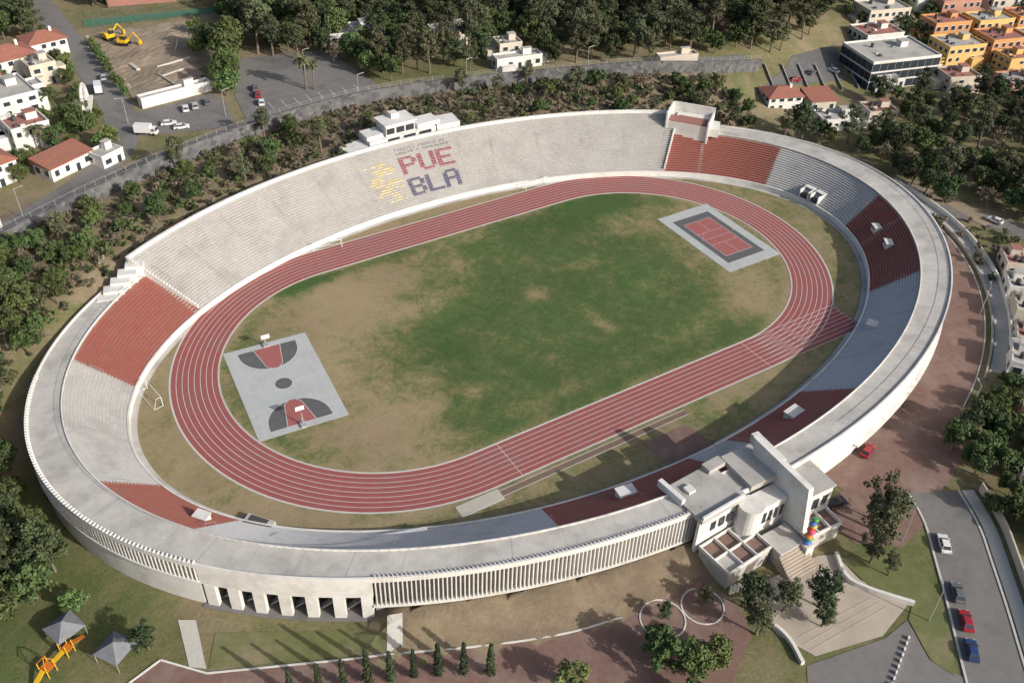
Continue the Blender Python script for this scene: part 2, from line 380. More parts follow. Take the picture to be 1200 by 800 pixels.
for a,b,far,c in secs:
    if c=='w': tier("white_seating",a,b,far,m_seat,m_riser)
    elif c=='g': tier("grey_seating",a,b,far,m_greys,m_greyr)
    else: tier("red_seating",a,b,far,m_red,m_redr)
mb=MB()
for i in range(360):
    a,b=i*D,(i+1)*D
    mb.hexa([(*sb(a,-.35),-.3),(*sb(a,.02),-.3),(*sb(b,.02),-.3),(*sb(b,-.35),-.3)],[(*sb(a,-.35),1.5),(*sb(a,.02),1.5),(*sb(b,.02),1.5),(*sb(b,-.35),1.5)])
mb.make("front_parapet",[m_white],stadium)
mb=MB()
for i in range(360):
    a,b=i*D,(i+1)*D
    mb.face([(*sb(a,-1.6),.005),(*sb(a,-.3),.005),(*sb(b,-.3),.005),(*sb(b,-1.6),.005)])
mb.make("perimeter_gutter",[m_ring],stadium)
mb=MB(); rl=MB()
aisles=[(t,1) for t in (44,52,60,68,76,81.5,98.5,105,113,121,129,135.5)]+[(t,0) for t in (138,161,177,192,209,220,232,243,249,259,269,276,290,300,311,322,340.5,350,357,371,378,395)]
for t,far in aisles:
    N=26 if far else 18; rise=.42 if far else .40; w=.5
    for k in range(2*N):
        s0=k/(2*N);s1=(k+1)/(2*N); z0=1+rise*.5*k+.012; z1=z0+rise*.5
        def q(s,z,sd):
            p=spt(t*D,s,z,far); p2=spt((t+.1)*D,s,z,far); dx,dy=p2[0]-p[0],p2[1]-p[1]; l=math.hypot(dx,dy); return (p[0]+dx/l*w*sd,p[1]+dy/l*w*sd,z)
        mb.face([q(s0,z1,-1),q(s1,z1,-1),q(s1,z1,1),q(s0,z1,1)],0); mb.face([q(s0,z0,1),q(s0,z0,-1),q(s0,z1,-1),q(s0,z1,1)],1)
        for sd in (-1,1): mb.face([q(s0,z1-rise*1.1,sd),q(s1,z1-rise*1.1,sd),q(s1,z1,sd),q(s0,z1,sd)],1)
    p0=spt(t*D,.5,1+rise*N*.5+1.1,far);p1=spt(t*D,.72,1+rise*N*.72+1.1,far)
    rl.tube(p0,p1,.035,.035,4)
    for p in(p0,p1): rl.tube((p[0],p[1],p[2]-1.1),p,.03,.03,4)
mb.make("aisle_stairs",[m_ring,m_riser],stadium); rl.make("aisle_handrails",[m_steel],stadium)
mb=MB(); jt=MB()
t=137; ZR=8.6
while t<397:
    a,b=t*D,(t+1)*D
    ia,ib,oa,ob=ri(a),ri(b),ro(a),ro(b)
    mb.hexa([(*ia,ZR-.6),(*oa,ZR-.6),(*ob,ZR-.6),(*ib,ZR-.6)],[(*ia,ZR),(*oa,ZR),(*ob,ZR),(*ib,ZR)])
    t+=1
mb.make("ring_walkway",[m_ring],stadium)
for tt in list(np.arange(140,396,5.2)):
    w_=.03 if int(tt*10)%3 else .06
    a,b=(tt-w_)*D,(tt+w_)*D; ia,ib,oa,ob=ri(a),ri(b),ro(a,-.5),ro(b,-.5)
    jt.face([(*ia,ZR+.006),(*oa,ZR+.006),(*ob,ZR+.006),(*ib,ZR+.006)])
jt.make("expansion_joints",[m_joint],stadium)
def rr(t,f): p,q=ri(t),ro(t); l=math.dist(p,q); return (p[0]+(q[0]-p[0])*f/l,p[1]+(q[1]-p[1])*f/l)
def oo(t,f): p,q=ri(t),ro(t); l=math.dist(p,q); return (q[0]+(q[0]-p[0])*f/l,q[1]+(q[1]-p[1])*f/l)
mb=MB()
for i in range(137,397):
    a,b=i*D,(i+1)*D
    mb.hexa([(*rr(a,0),7.8),(*rr(a,.22),7.8),(*rr(b,.22),7.8),(*rr(b,0),7.8)],[(*rr(a,0),ZR+.28),(*rr(a,.22),ZR+.28),(*rr(b,.22),ZR+.28),(*rr(b,0),ZR+.28)])
    mb.hexa([(*oo(a,-.3),7.9),(*oo(a,.05),7.9),(*oo(b,.05),7.9),(*oo(b,-.3),7.9)],[(*oo(a,-.3),ZR+.4),(*oo(a,.05),ZR+.4),(*oo(b,.05),ZR+.4),(*oo(b,-.3),ZR+.4)])
mb.make("ring_parapets",[m_white],stadium)
mb=MB()
for i in range(283,395):
    a,b=i*D,(i+1)*D
    pa,pb=oo(a,-1.2),oo(b,-1.2); mb.tube((*pa,ZR+1.0),(*pb,ZR+1.0),.05,.05,4); mb.tube((*pa,ZR),(*pa,ZR+1.0),.04,.04,4)
for i in range(140,258):
    a,b=i*D,(i+1)*D
    pa,pb=rr(a,.5),rr(b,.5); mb.tube((*pa,ZR+.9),(*pb,ZR+.9),.03,.03,4); mb.tube((*pa,ZR),(*pa,ZR+.9),.03,.03,4)
mb.make("ring_handrail",[m_steel],stadium)
mb=MB()
def wall(t0,t1,off,z0,z1,m=0,th=.4):
    n=int(round(t1-t0))
    for i in range(n):
        a,b=(t0+i)*D,(t0+i+1)*D
        mb.hexa([(*ro(a,off-th),z0),(*ro(a,off),z0),(*ro(b,off),z0),(*ro(b,off-th),z0)],[(*ro(a,off-th),z1),(*ro(a,off),z1),(*ro(b,off),z1),(*ro(b,off-th),z1)],m)
wall(137,213,-1.0,-3,7.95,0); wall(231,262,-1.0,-3,7.95,0)
wall(262,397,-.5,-3,7.95,1)
wall(285,350,.55,1.0,1.35,1,1.0)
wall(213,231,-.1,4.0,7.95,1,.8); wall(213,231,-4.2,-3,7.9,2)  # portico back wall coloured near-black, painting the shade inside the openings
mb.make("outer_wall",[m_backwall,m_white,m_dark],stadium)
mb=MB()
def fins(t0,t1,zf0,sp=1.35,zt=.5,th=.17,dp=.7):
    t=t0
    while t<t1:
        a=t*D; p=ro(a,-.3); q=ro(a+.001); q0=ro(a); ang=math.atan2(q[1]-q0[1],q[0]-q0[0])
        mb.box(p[0],p[1],zf0,th,dp,ZR+zt-zf0,ang,0)
        ds=math.hypot(110.8*sin(a),73*cos(a)); t+=sp/ds/D
fins(163,213,4.6,.8,.55); fins(231.3,262,1.9,.72,.45,.2)
mb.make("facade_fins",[m_fin],stadium)
mb=MB()
def sill(t0,t1,z):
    for i in range(int(t0),int(t1)):
        a,b=i*D,(i+1)*D
        mb.hexa([(*ro(a,-1.05),z-.35),(*ro(a,.2),z-.35),(*ro(b,.2),z-.35),(*ro(b,-1.05),z-.35)],[(*ro(a,-1.05),z),(*ro(a,.2),z),(*ro(b,.2),z),(*ro(b,-1.05),z)])
sill(163,213,4.6); sill(231,262,1.9)
for i in range(150,213):
    a,b=i*D,(i+1)*D
    mb.hexa([(*ro(a,-.6),-3),(*ro(a,-.2),-3),(*ro(b,-.2),-3),(*ro(b,-.6),-3)],[(*ro(a,-.6),4.2),(*ro(a,-.2),4.2),(*ro(b,-.2),4.2),(*ro(b,-.6),4.2)])
mb.make("facade_base",[m_white],stadium)
# portico: piers and openings with raking stairs behind
mb=MB()
for k in range(7):
    t=(214.0+k*2.72)*D; p=ro(t,-.55); q=ro(t+.001);q0=ro(t); ang=math.atan2(q[1]-q0[1],q[0]-q0[0]); w=1.9
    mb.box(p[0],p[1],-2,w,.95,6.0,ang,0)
    p2=ro(t,-2.6); mb.box(p2[0],p2[1],-2,.4,3.0,9,ang,3)  # inner pier in dark grey, shade of the recess put into its colour
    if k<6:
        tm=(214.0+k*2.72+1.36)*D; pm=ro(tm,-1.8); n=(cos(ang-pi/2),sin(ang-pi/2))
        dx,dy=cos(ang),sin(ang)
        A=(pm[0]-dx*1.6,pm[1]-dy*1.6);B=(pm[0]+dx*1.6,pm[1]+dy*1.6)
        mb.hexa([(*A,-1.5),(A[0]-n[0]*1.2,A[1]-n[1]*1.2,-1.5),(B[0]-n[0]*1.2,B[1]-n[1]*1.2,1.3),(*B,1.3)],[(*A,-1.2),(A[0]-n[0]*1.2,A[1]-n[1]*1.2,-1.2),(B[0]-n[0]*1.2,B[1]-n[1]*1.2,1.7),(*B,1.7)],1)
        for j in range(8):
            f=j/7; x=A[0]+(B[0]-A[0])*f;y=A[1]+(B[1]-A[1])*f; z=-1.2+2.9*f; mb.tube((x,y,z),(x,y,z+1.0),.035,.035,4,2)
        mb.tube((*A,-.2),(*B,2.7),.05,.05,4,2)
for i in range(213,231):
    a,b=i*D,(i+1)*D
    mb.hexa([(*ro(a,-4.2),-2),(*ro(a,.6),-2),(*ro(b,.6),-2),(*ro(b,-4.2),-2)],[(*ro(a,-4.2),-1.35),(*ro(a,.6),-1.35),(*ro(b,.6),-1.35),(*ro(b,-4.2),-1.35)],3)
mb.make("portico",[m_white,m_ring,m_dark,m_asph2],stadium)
mb=MB()
for i in range(43,137):
    a,b=i*D,(i+1)*D
    mb.hexa([(*ro(a,-1.0),6),(*ro(a,-.4),6),(*ro(b,-.4),6),(*ro(b,-1.0),6)],[(*ro(a,-1.0),12.8),(*ro(a,-.4),12.8),(*ro(b,-.4),12.8),(*ro(b,-1.0),12.8)])
for t in (43,137):
    for k in range(26):
        if k/26<.02: continue
        pa=spt(t*D,k/26,0,1);pb=spt(t*D,(k+1)/26,0,1); z=1+.42*(k+1)+.7; ang=math.atan2(pb[1]-pa[1],pb[0]-pa[0]); 
        mb.box((pa[0]+pb[0])/2,(pa[1]+pb[1])/2,-.3,math.dist(pa[:2],pb[:2])*1.0,.4,z+.3,ang)
for k in range(5):
    t=(137.6+1.7*k)*D; p=ri(t);q=ro(t); c=((p[0]+q[0])/2,(p[1]+q[1])/2); ang=math.atan2(q[1]-p[1],q[0]-p[0])
    mb.box(c[0],c[1],7,math.dist(p,q)-1.2,2.6,1.8+(4-k)*.6,ang)
mb.make("stand_parapets",[m_white],stadium)

# lettering painted on the far stand
FONT={'P':["11110","10001","10001","11110","10000","10000","10000"],'U':["10001"]*6+["01110"],'E':["11111","10000","10000","11110","10000","10000","11111"],
'B':["11110","10001","10001","11110","10001","10001","11110"],'L':["10000"]*6+["11111"],'A':["01110","10001","10001","11111","10001","10001","10001"]}
S3={'A':"010101111101101",'B':"110101110101110",'D':"110101101101110",'E':"111100110100111",'F':"111100110100100",'G':"011100101101011",'L':"100100100100111",'O':"111101101101111",'P':"110101110100100",'R':"110101110101101",'S':"011100010001110",'T':"111010010010010",'U':"101101101101111",'Y':"101101010010010",' ':"0"*15}
mb=MB()
def sp(t,q):
    k=int(math.floor(q+1e-6)); f=q-k; N=26
    if f<.4: s=k/N; z=1+.42*(k+f/.4)
    else: s=(k+(f-.4)/.6)/N; z=1+.42*(k+1)
    p=spt(t*D,s-.0006,z+.012,True); return p
def cell(ta,tb,qa,qb,m): mb.face([sp(ta,qa),sp(tb,qa),sp(tb,qb),sp(ta,qb)],m)
cw=9.0/17.4
random.seed(5)
for row,(word,qtop) in enumerate((("PUE",20.4),("BLA",11.6))):
    for li,ch in enumerate(word):
        for r in range(7):
            bits=FONT[ch][r]
            on=[False]*11
            for c in range(5):
                if bits[c]=='1':
                    for j in (2*c,2*c+1,2*c+2): on[j]=True
            for j in range(11):
                if on[j]:
                    ta=91.9-(li*6+j/2)*cw; q0=math.floor(qtop)-r-1
                    mt=(0 if random.random()<.7 else 6) if row==0 else (1 if random.random()<.75 else 2)
                    for (x,y) in ((q0,q0+.4),(q0+.4,q0+.9999)): cell(ta,ta-cw*.502,x,y,mt)
lines=("FUERTES PUEBLA DE","LORETO Y GUADALUPE")
for r,tx in enumerate(lines):
    cc=8.8/(18*4)
    for i,ch in enumerate(tx):
        for rr_ in range(5):
            for c in range(3):
                if S3[ch][rr_*3+c]=='1':
                    ta=91.8-(i*4+c)*cc; qi=(23.8-r*1.6)-rr_*.2-.2
                    qi=round(qi*5)/5; cell(ta,ta-cc,qi,qi+.1999,3)
# plain stand-in mark, yellow
random.seed(3)
for q0 in range(4,20):
    wd=1.0+1.7*abs(sin(q0*1.9))*(1-abs(q0-12)/13); c0=95.2+.7*sin(q0*1.1)
    for j in range(9):
        t0=c0-wd+2*wd*j/9
        if random.random()<.6:
            for (x,y) in ((q0,q0+.4),(q0+.4,q0+.9999)): cell(t0+2*wd/9,t0,x,y,4 if random.random()<.5 else 5)
m_lr=M("paint_crimson",(.20,.075,.085),(.29,.14,.15),1.5); m_lb=M("paint_navy",(.07,.078,.12),(.14,.145,.185),1.5); m_lp=M("paint_violet",(.14,.11,.15),(.22,.18,.23),1.5)
m_ld=M("paint_grey",(.17,.16,.17)); m_ly=M("paint_yellow",(.46,.37,.16),(.48,.41,.24),1.5); m_ll=M("paint_pale",(.45,.42,.33)); m_lpk=M("paint_rose",(.28,.14,.16))
mb.make("painted_lettering",[m_lr,m_lb,m_lp,m_ld,m_ly,m_ll,m_lpk],stadium)

def booth(t,s,w,d,h,far=0,col=m_white):
    N=26 if far else 18; z=1+(.42 if far else .4)*N*s; p=spt(t*D,s,z,far); q=spt((t+.1)*D,s,z,far); ang=math.atan2(q[1]-p[1],q[0]-p[0])
    mb=MB(); mb.box(0,0,-1,w,d,h+1,0,0); mb.box(0,0,h,w+.4,d+.4,.15,0,0); 
    for sx in(-1,1): mb.box(sx*w*.25,d/2+.01,h*.4,w*.36,.06,h*.4,0,1)
    mb.make("stand_booth",[col,m_glass],stadium,loc=(p[0],p[1],z),rot=ang)
for a in ((206,.4,2.4,1.6,1.2),(258,.45,3.2,2.0,1.6),(283,.45,3.4,2.1,1.3),(335,.5,2.4,1.6,1.3),(342,.45,2.2,1.6,1.3),(309,.3,2.2,2.2,1.0)): booth(*a)
def vom(t,s,w,d,h,far=0):
    N=26 if far else 18; z=1+(.42 if far else .4)*N*s; p=spt(t*D,s,z,far); q=spt((t+.1)*D,s,z,far); ang=math.atan2(q[1]-p[1],q[0]-p[0])
    mb=MB()
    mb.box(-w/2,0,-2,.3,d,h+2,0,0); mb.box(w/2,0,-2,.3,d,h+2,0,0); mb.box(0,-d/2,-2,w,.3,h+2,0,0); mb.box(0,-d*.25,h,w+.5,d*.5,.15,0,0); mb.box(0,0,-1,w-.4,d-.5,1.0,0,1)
    mb.make("vomitory",[m_white,m_dark],stadium,loc=(p[0],p[1],z),rot=ang)
vom(363,.22,2.6,4.5,1.2); vom(366.5,.22,2.6,4.5,1.2)
mb=MB()
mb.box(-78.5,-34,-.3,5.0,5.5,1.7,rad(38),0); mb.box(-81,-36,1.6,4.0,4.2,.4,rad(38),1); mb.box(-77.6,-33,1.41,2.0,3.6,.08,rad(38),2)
mb.box(-57,-50.2,-.3,8,2.4,2.5,rad(-18),0); mb.box(-57,-50.2,2.2,8.5,3,.2,rad(-18),1)
mb.make("players_tunnel",[m_ring,m_white,m_dark],stadium)
pb=empty("press_box",(4,71,12),0); pb.parent=stadium
mb=MB()
mb.box(0,3,-3,22,7,4.2,rad(2),0); mb.box(-1,3.2,1.2,9,6,3.2,rad(2),0); mb.box(-1,3.2,4.4,10,7,.3,rad(2),0); mb.box(8,3,1.2,7,5,1.4,rad(2),0); mb.box(-8.7,3,1.2,5,5,1.0,rad(2),0)
mb.box(-14.5,1.5,-3,7,5,3.0,rad(16),0)
mb.box(14,2,-3,7,6,4.6,rad(-6),0)
mb.box(-1,4.5,4.7,2.4,2.4,1.3,rad(2),0)
for k in range(3): mb.box(-4+3.0*k,.12,1.8,2.4,.25,1.7,rad(2),1)
for k in range(4): mb.box(-8.5+5*k,-.62,.1,3.6,.3,.8,rad(2),1)
mb.make("press_box_volumes",[m_white,m_glass],pb)
mb=MB()
c=ro(40.5*D,-3); a=rad(-52)
mb.box(c[0],c[1],5,12,8,6.6,a,0)
for dx,dy,w,d,h in ((0,4.3,13,.5,9.3),(-6.2,0,.5,9,9.3),(6.2,0,.5,9,7.8)):
    mb.box(c[0]+dx*cos(a)-dy*sin(a),c[1]+dx*sin(a)+dy*cos(a),5,w,d,h,a,0)
mb.box(c[0]-1.2*sin(-a),c[1]-1.2,11.6,11.8,4.6,.25,a,1)
c=ro(35.5*D,-5); mb.box(c[0],c[1],ZR,3.5,6,2.4,rad(-45),0)
mb.make("tribune_box",[m_white,m_roofred],stadium)

# entrance building -------------------------------------------------
ent=empty("entrance_building")
mb=MB()
mb.box(-9,-73.2,8.4,11,9.5,.8,rad(3),1); mb.box(2.0,-72.6,8.4,7,8.5,1.3,rad(-2),1); mb.box(-14.6,-70.3,8.5,.9,6.0,1.6,rad(5),0)
mb.box(7.5,-71.2,8.5,1.6,8.0,2.0,rad(-4),0); mb.box(-9,-77.7,8.4,10,.4,1.5,rad(3),0); mb.box(-4,-69.2,9.2,4,2.0,1.0,rad(3),1); mb.box(-11.5,-71.5,9.2,1.6,1.6,.6,rad(3),0)
mb.hexa([(4.2,-73,-2),(5.4,-73,-2),(5.4,-86.0,-2),(4.2,-86.0,-2)],[(4.2,-70,13.4),(5.4,-70,13.4),(5.4,-84,12.4),(4.2,-84,12.4)],0)
mb.box(9.5,-78.6,-2,8,8,9.6,rad(-3),0); mb.box(9.5,-78.6,7.6,8.6,8.6,.3,rad(-3),1)
mb.box(-.2,-78.6,-2,8.6,3.6,9.6,0,0)
mb.box(-9,-77.2,-2,10.5,.6,10.3,rad(3),0)
N=24; P=[(-3.4+2.3*cos(2*pi*k/N),-79.0+2.3*sin(2*pi*k/N)) for k in range(N)]; mb.prism(P,-2,8.3,0)
for k in range(4): mb.box(-.9+1.4*k,-80.43,3.4,.8,.1,2.6,0,2)
for k in range(3): mb.box(7.2+2.3*k,-82.75,3.5,1.3,.12,2.4,rad(-3),2)
for k in range(4): mb.box(-12.6+2.0*k,-77.55-.1*k+.42*k*.12,4.6,1.2,.2,2.0,rad(3),2)
mb.make("entrance_volumes",[m_white,m_roofg,m_glass],ent)
mb=MB()
def terrace(x,y,w,d,z,rot,nx_,ny_):
    c,q=cos(rot),sin(rot)
    def W(a,b): return x+c*a-q*b,y+q*a+c*b
    X=W(0,0); mb.box(X[0],X[1],-2,w,d,z+2,rot,0)
    for i in range(nx_+1):
        P=W(-w/2+w*i/nx_,0); mb.box(P[0],P[1],z,.25,d+.3,.75,rot,1)
    for j in range(ny_+1):
        P=W(0,-d/2+d*j/ny_); mb.box(P[0],P[1],z+.01,w,.25,.65,rot,1)
    for i in range(nx_):
        for j in range(ny_):
            P=W(-w/2+w*(i+.5)/nx_,-d/2+d*(j+.5)/ny_); mb.box(P[0],P[1],z-.02,w/nx_-.3,d/ny_-.3,.06,rot,2 if (i+j)%3 else 0)
terrace(-8.3,-81.6,10.5,7.0,2.2,rad(4),3,2); terrace(8.2,-84.8,8,4.2,2.2,rad(-4),3,1)
mb.box(.8,-84.2,-2,6,5,4.0,0,0)
for k in range(9): mb.box(.6,-86.9-.45*k,-2,6.4,.45,3.6-.38*k,0,3)
mb.make("terraces",[m_ring,m_white,m_brick,m_pave],ent)
mb=MB(); cols=[(.5,.05,.04),(.55,.38,.05),(.05,.14,.4),(.07,.28,.09),(.5,.18,.04),(.42,.06,.2)]
tm=[M("totem_%d"%i,c,rough=.5) for i,c in enumerate(cols)]
for k in range(8):
    z=2.2+k*.8; r=.85-.03*k; n=12; x=3.6+ (.2 if k%2 else -.15); y=-87.2
    A=[(x+r*.6*cos(2*pi*i/n),y+r*.6*sin(2*pi*i/n),z) for i in range(n)];B=[(x+r*cos(2*pi*i/n),y+r*sin(2*pi*i/n),z+.4) for i in range(n)];C=[(x+r*.6*cos(2*pi*i/n),y+r*.6*sin(2*pi*i/n),z+.8) for i in range(n)]
    mb.hexa(A,B,k%6); mb.hexa(B,C,(k+2)%6)
mb.box(3.6,-87.2,-1.6,2,2,3.8,0,6)
mb.make("painted_totem_sculpture",tm+[m_white])
LET={'U':["101","101","101","101","111"],'M':["10001","11011","10101","10001","10001"],'E':["111","100","110","100","111"]}
mb=MB(); x0=0
for ch in "UME":
    for r,row in enumerate(LET[ch]):
        for c,b in enumerate(row):
            if b=='1': mb.box(x0+c*.36,0,(4-r)*.42,.36,.35,.42)
    x0+=(len(LET[ch][0])+1)*.36
mb.make("block_letter_sign",[m_whitest],loc=(-13.2,-86.6,T(-12,-86.6)),rot=rad(-10))

# ------------------------------------------------------------------ paths, roads
def band(name,t0,t1,o0,o1,off,mat,h=0,n=None):
    mb=MB(); n=n or int(abs(t1-t0)); m_=max(1,int(abs(o1-o0)/3))
    for i in range(n):
        a,b=(t0+(t1-t0)*i/n)*D,(t0+(t1-t0)*(i+1)/n)*D
        if h:
            P=[ro(a,o0),ro(a,o1),ro(b,o1),ro(b,o0)]; z=[T(*p) for p in P]
            mb.hexa([(*p,q-1) for p,q in zip(P,z)],[(*p,q+h) for p,q in zip(P,z)])
        else:
            for j in range(m_):
                u0=o0+(o1-o0)*j/m_;u1=o0+(o1-o0)*(j+1)/m_
                P=[ro(a,u0),ro(a,u1),ro(b,u1),ro(b,u0)]; mb.face([(*p,T(*p)+off) for p in P])
    return mb.make(name,[mat])
band("perimeter_paving",280,375,-.4,10.5,.06,m_brick)
band("perimeter_kerb",300,375,10.5,10.8,0,m_kerb,.15)
band("concrete_ramp",308,360,12.8,16,.08,m_ring)
band("retaining_wall",306,362,16,16.4,0,m_white,1.4)
band("retaining_wall",306,350,12.0,12.4,0,m_backwall,.8)
drape("forecourt_paving",[(14,-80.5),(24,-79.5),(40,-77),(60,-77.5),(56,-83),(44,-88),(36,-90.5),(31,-93),(21,-95),(14,-90)],.075,m_brick)
drape("path_paving",[(-125,-62),(-105,-51.5),(-100,-50),(-94.5,-56),(-69,-67.5),(-55,-74),(-42,-79),(-32,-81),(-24,-80.5),(-15,-81.5),(-13.5,-90),(-16,-95),(-33,-104),(-70,-100),(-125,-85)],.08,m_brick)
mbk=MB()
for pts in ([(-125,-62),(-105,-51.5),(-100,-50)],smooth([(-94.5,-56),(-69,-67.5),(-55,-74),(-42,-79),(-32,-81)])): ribbon("",pts,.3,.2,None,.3,mb=mbk)
ribbon("",[(-100,-50),(-94.5,-56)],.3,.2,None,.3,mb=mbk)
for (cx,cy,r) in ((-26.5,-84.8,3.8),(-19.0,-86.2,3.6)):
    P=[(cx+r*cos(a),cy+r*sin(a)) for a in np.linspace(0,2*pi,33)]; ribbon("",P,.22,.2,None,.2,mb=mbk,step=5)
mbk.make("path_kerbs",[m_white])
m_lawn2=M("lush_lawn",(.092,.118,.042),(.15,.157,.064),.3,.95,12,c3=(.23,.195,.12),scale2=.1,f3=.9)
drape("portico_lawn",[(-91,-49.5),(-66.5,-63.5),(-69,-67),(-94,-55.3)],.08,m_lawn2)
drape("portico_path",[(-95.5,-44),(-93,-45.5),(-94.3,-55.2),(-96.5,-53.5)],.09,m_kerb)
drape("portico_path",[(-66.3,-62.5),(-64,-63.4),(-66.5,-68.3),(-68.8,-67.2)],.10,m_kerb)
drape("entrance_plaza",[(-11,-87.5),(6,-88.5),(9,-90),(8.5,-96),(11.5,-104),(3,-106),(-9.5,-103),(-12,-97)],.10,m_pave)
mb=MB()
ribbon("",smooth([(9,-90),(6,-95),(8.2,-99),(12.4,-104.5)]),.6,1.0,None,1.5,mb=mb); ribbon("",smooth([(-12,-93),(-10.8,-98),(-12.5,-103)]),.6,.9,None,1.5,mb=mb)
mb.make("plaza_wall",[m_white])
mb=MB()
for k in range(3): ribbon("",[(-9.8+.2*k,-99-1.4*k),(7.2+.3*k,-99.8-1.3*k)],.3,.13,None,.2,mb=mb)
mb.make("plaza_steps",[m_pave])
drape("car_park_paving",[(-12,-103.5),(3,-106.5),(9,-106),(6,-113),(9,-120),(-2,-124),(-20,-112)],.07,m_asph2)
drape("roadside_lawn",[(9,-91),(20,-96),(18.5,-105),(12,-113),(7,-117),(6.2,-113),(9.3,-106),(12.2,-104.4),(8.8,-98)],.11,m_lawn2)
rd=smooth([(37,-89),(33.5,-96),(28.5,-102),(22,-110),(15,-118),(4,-131)])
ribbon("road",rd,9.5,.09,m_asph2)
def offs(pts,d):
    out=[]
    for i,p in enumerate(pts):
        a=pts[max(0,i-1)];b=pts[min(len(pts)-1,i+1)]; v=(b[0]-a[0],b[1]-a[1]); l=math.hypot(*v); out.append((p[0]-v[1]/l*d,p[1]+v[0]/l*d))
    return out
mb=MB()
for d in (-5.0,5.0): ribbon("",offs(rd,d),.4,.22,None,.3,mb=mb)
mb.make("road_kerbs",[m_kerb])
ribbon("sidewalk",offs(rd,6.8),2.4,.18,m_kerb,.15)
mb=MB(); ribbon("",offs(rd,9.2),.3,2.1,None,1.9,mb=mb); mb.make("property_wall",[m_beige])
mb=MB()
for k in range(9): mb.box(-3+1.15*k,-113+.55*k,T(0,-113)+.07,.7,.25,.5,rad(25),0)
mb.make("car_park_bollards",[m_whitest])

wl=[(-118,55),(-104,67),(-90,73.5),(-80,79),(-57,89),(-33,96),(-14,100),(9,101),(42,95),(78,85),(100,78),(122,72),(140,70)]
wl=smooth(wl,1)
ribbon("stone_retaining_wall",wl,.8,4.0,m_stone,4.0)
ribbon("sidewalk",offs(wl,2.4),3.4,.10,m_asph2)
ribbon("perimeter_road",offs(wl,6.5),5,.07,m_asph)
mb=MB()
pw=resample(wl,3.0)
for p in pw: mb.tube((p[0],p[1],T(*p)+3.9),(p[0],p[1],T(*p)+5.4),.05,.05,4)
for a,b in zip(pw[:-1],pw[1:]):
    for zz in(4.4,4.9,5.4): mb.tube((a[0],a[1],T(*a)+zz),(b[0],b[1],T(*b)+zz),.03,.03,4)
mb.make("railing_fence",[m_steel])
ribbon("street",smooth([(-64,260),(-62,215),(-61,188),(-60,160),(-60,130),(-64,108),(-76,92),(-92,80),(-112,70)]),9,.08,m_asph2)
drape("street_junction",[(-64,112),(-34,104),(-31,122),(-33,130),(-55,127),(-62,130)],.10,m_asph2)
drape("parking_lot",[(-16,152),(12,146),(15,109),(-2,108),(-30,104),(-27,125)],.10,m_asph2)
mb=MB(); r_=np.random.default_rng(4)
gx=np.arange(-56,-16,1.5); gy=np.arange(136,197,1.5); hz={}
for i,x in enumerate(gx):
    for j,y in enumerate(gy): hz[i,j]=T(x,y)+.12+max(0,.5*sin(x*.35)*sin(y*.23+1))+r_.uniform(0,.22)+(1.1*math.exp(-((x+30)/3)**2-((y-182)/4)**2)+.9*math.exp(-((x+44)/2.5)**2-((y-168)/5)**2))
DP=[(-55,196),(-18,194),(-26,165),(-33,137),(-54,136),(-57,182)]
def inpoly(x,y,P):
    c=False;j=len(P)-1
    for i in range(len(P)):
        if (P[i][1]>y)!=(P[j][1]>y) and x<(P[j][0]-P[i][0])*(y-P[i][1])/(P[j][1]-P[i][1])+P[i][0]: c=not c
        j=i
    return c
for i in range(len(gx)-1):
    for j in range(len(gy)-1):
        if inpoly(gx[i]+.7,gy[j]+.7,DP): mb.face([(gx[i],gy[j],hz[i,j]),(gx[i+1],gy[j],hz[i+1,j]),(gx[i+1],gy[j+1],hz[i+1,j+1]),(gx[i],gy[j+1],hz[i,j+1])])
mb.make("dirt_lot",[m_dirt])
mb=MB()
for x,y,w,d,rt in ((-38,150,9,.3,20),(-36,158,12,.3,15),(-42,146,.3,10,12),(-31,172,8,.4,70),(-48,160,1.2,6,10)): mb.box(x,y,T(x,y)+.3,w,d,.6,rad(rt))
mb.make("foundation_walls",[m_kerb])
drape("sports_ground",[(-54,205),(-10,198),(-8,204),(-53,212)],.12,m_green)
mb=MB()
for a,b in (((-54,203),(-10,196)),((-53,213),(-8,206))):
    P=resample([a,b],3)
    for p in P: mb.tube((*p,T(*p)),(*p,T(*p)+3),.06,.06,4)
    for p,q in zip(P[:-1],P[1:]):
        for z in (.3,1.2,2.1,3): mb.tube((*p,T(*p)+z),(*q,T(*q)+z),.03,.03,3)
mb.make("mesh_fence",[m_green])
drape("sidewalk",[(-55.5,196),(-54,196),(-52,134),(-53.5,134)],.18,m_kerb)
mb=MB()
for k in range(9):
    x=-24+4*k; z=T(x,112)+.13
    mb.face([(x,110,z),(x+.15,110,z),(x+.15,115,z),(x,115,z)])
mb.make("parking_bay_lines",[m_line])
ribbon("service_road",smooth([(122,-14),(133,-22),(140,-40),(130,-70),(118,-90)]),7,.07,m_asph2)
ribbon("access_road",smooth([(110,22),(125,8),(136,-8),(134,-30)]),5,.09,m_dirt)
drape("courtyard",[(134,62),(172,58),(184,76),(160,74),(150,68)],.12,m_asph)
mb=MB()
for k in range(6): ribbon("",[(137+7*k,58-1.2*k),(144+7*k,72-1.5*k)],.3,.9,None,.9,mb=mb)
mb.make("courtyard_wall",[m_backwall])

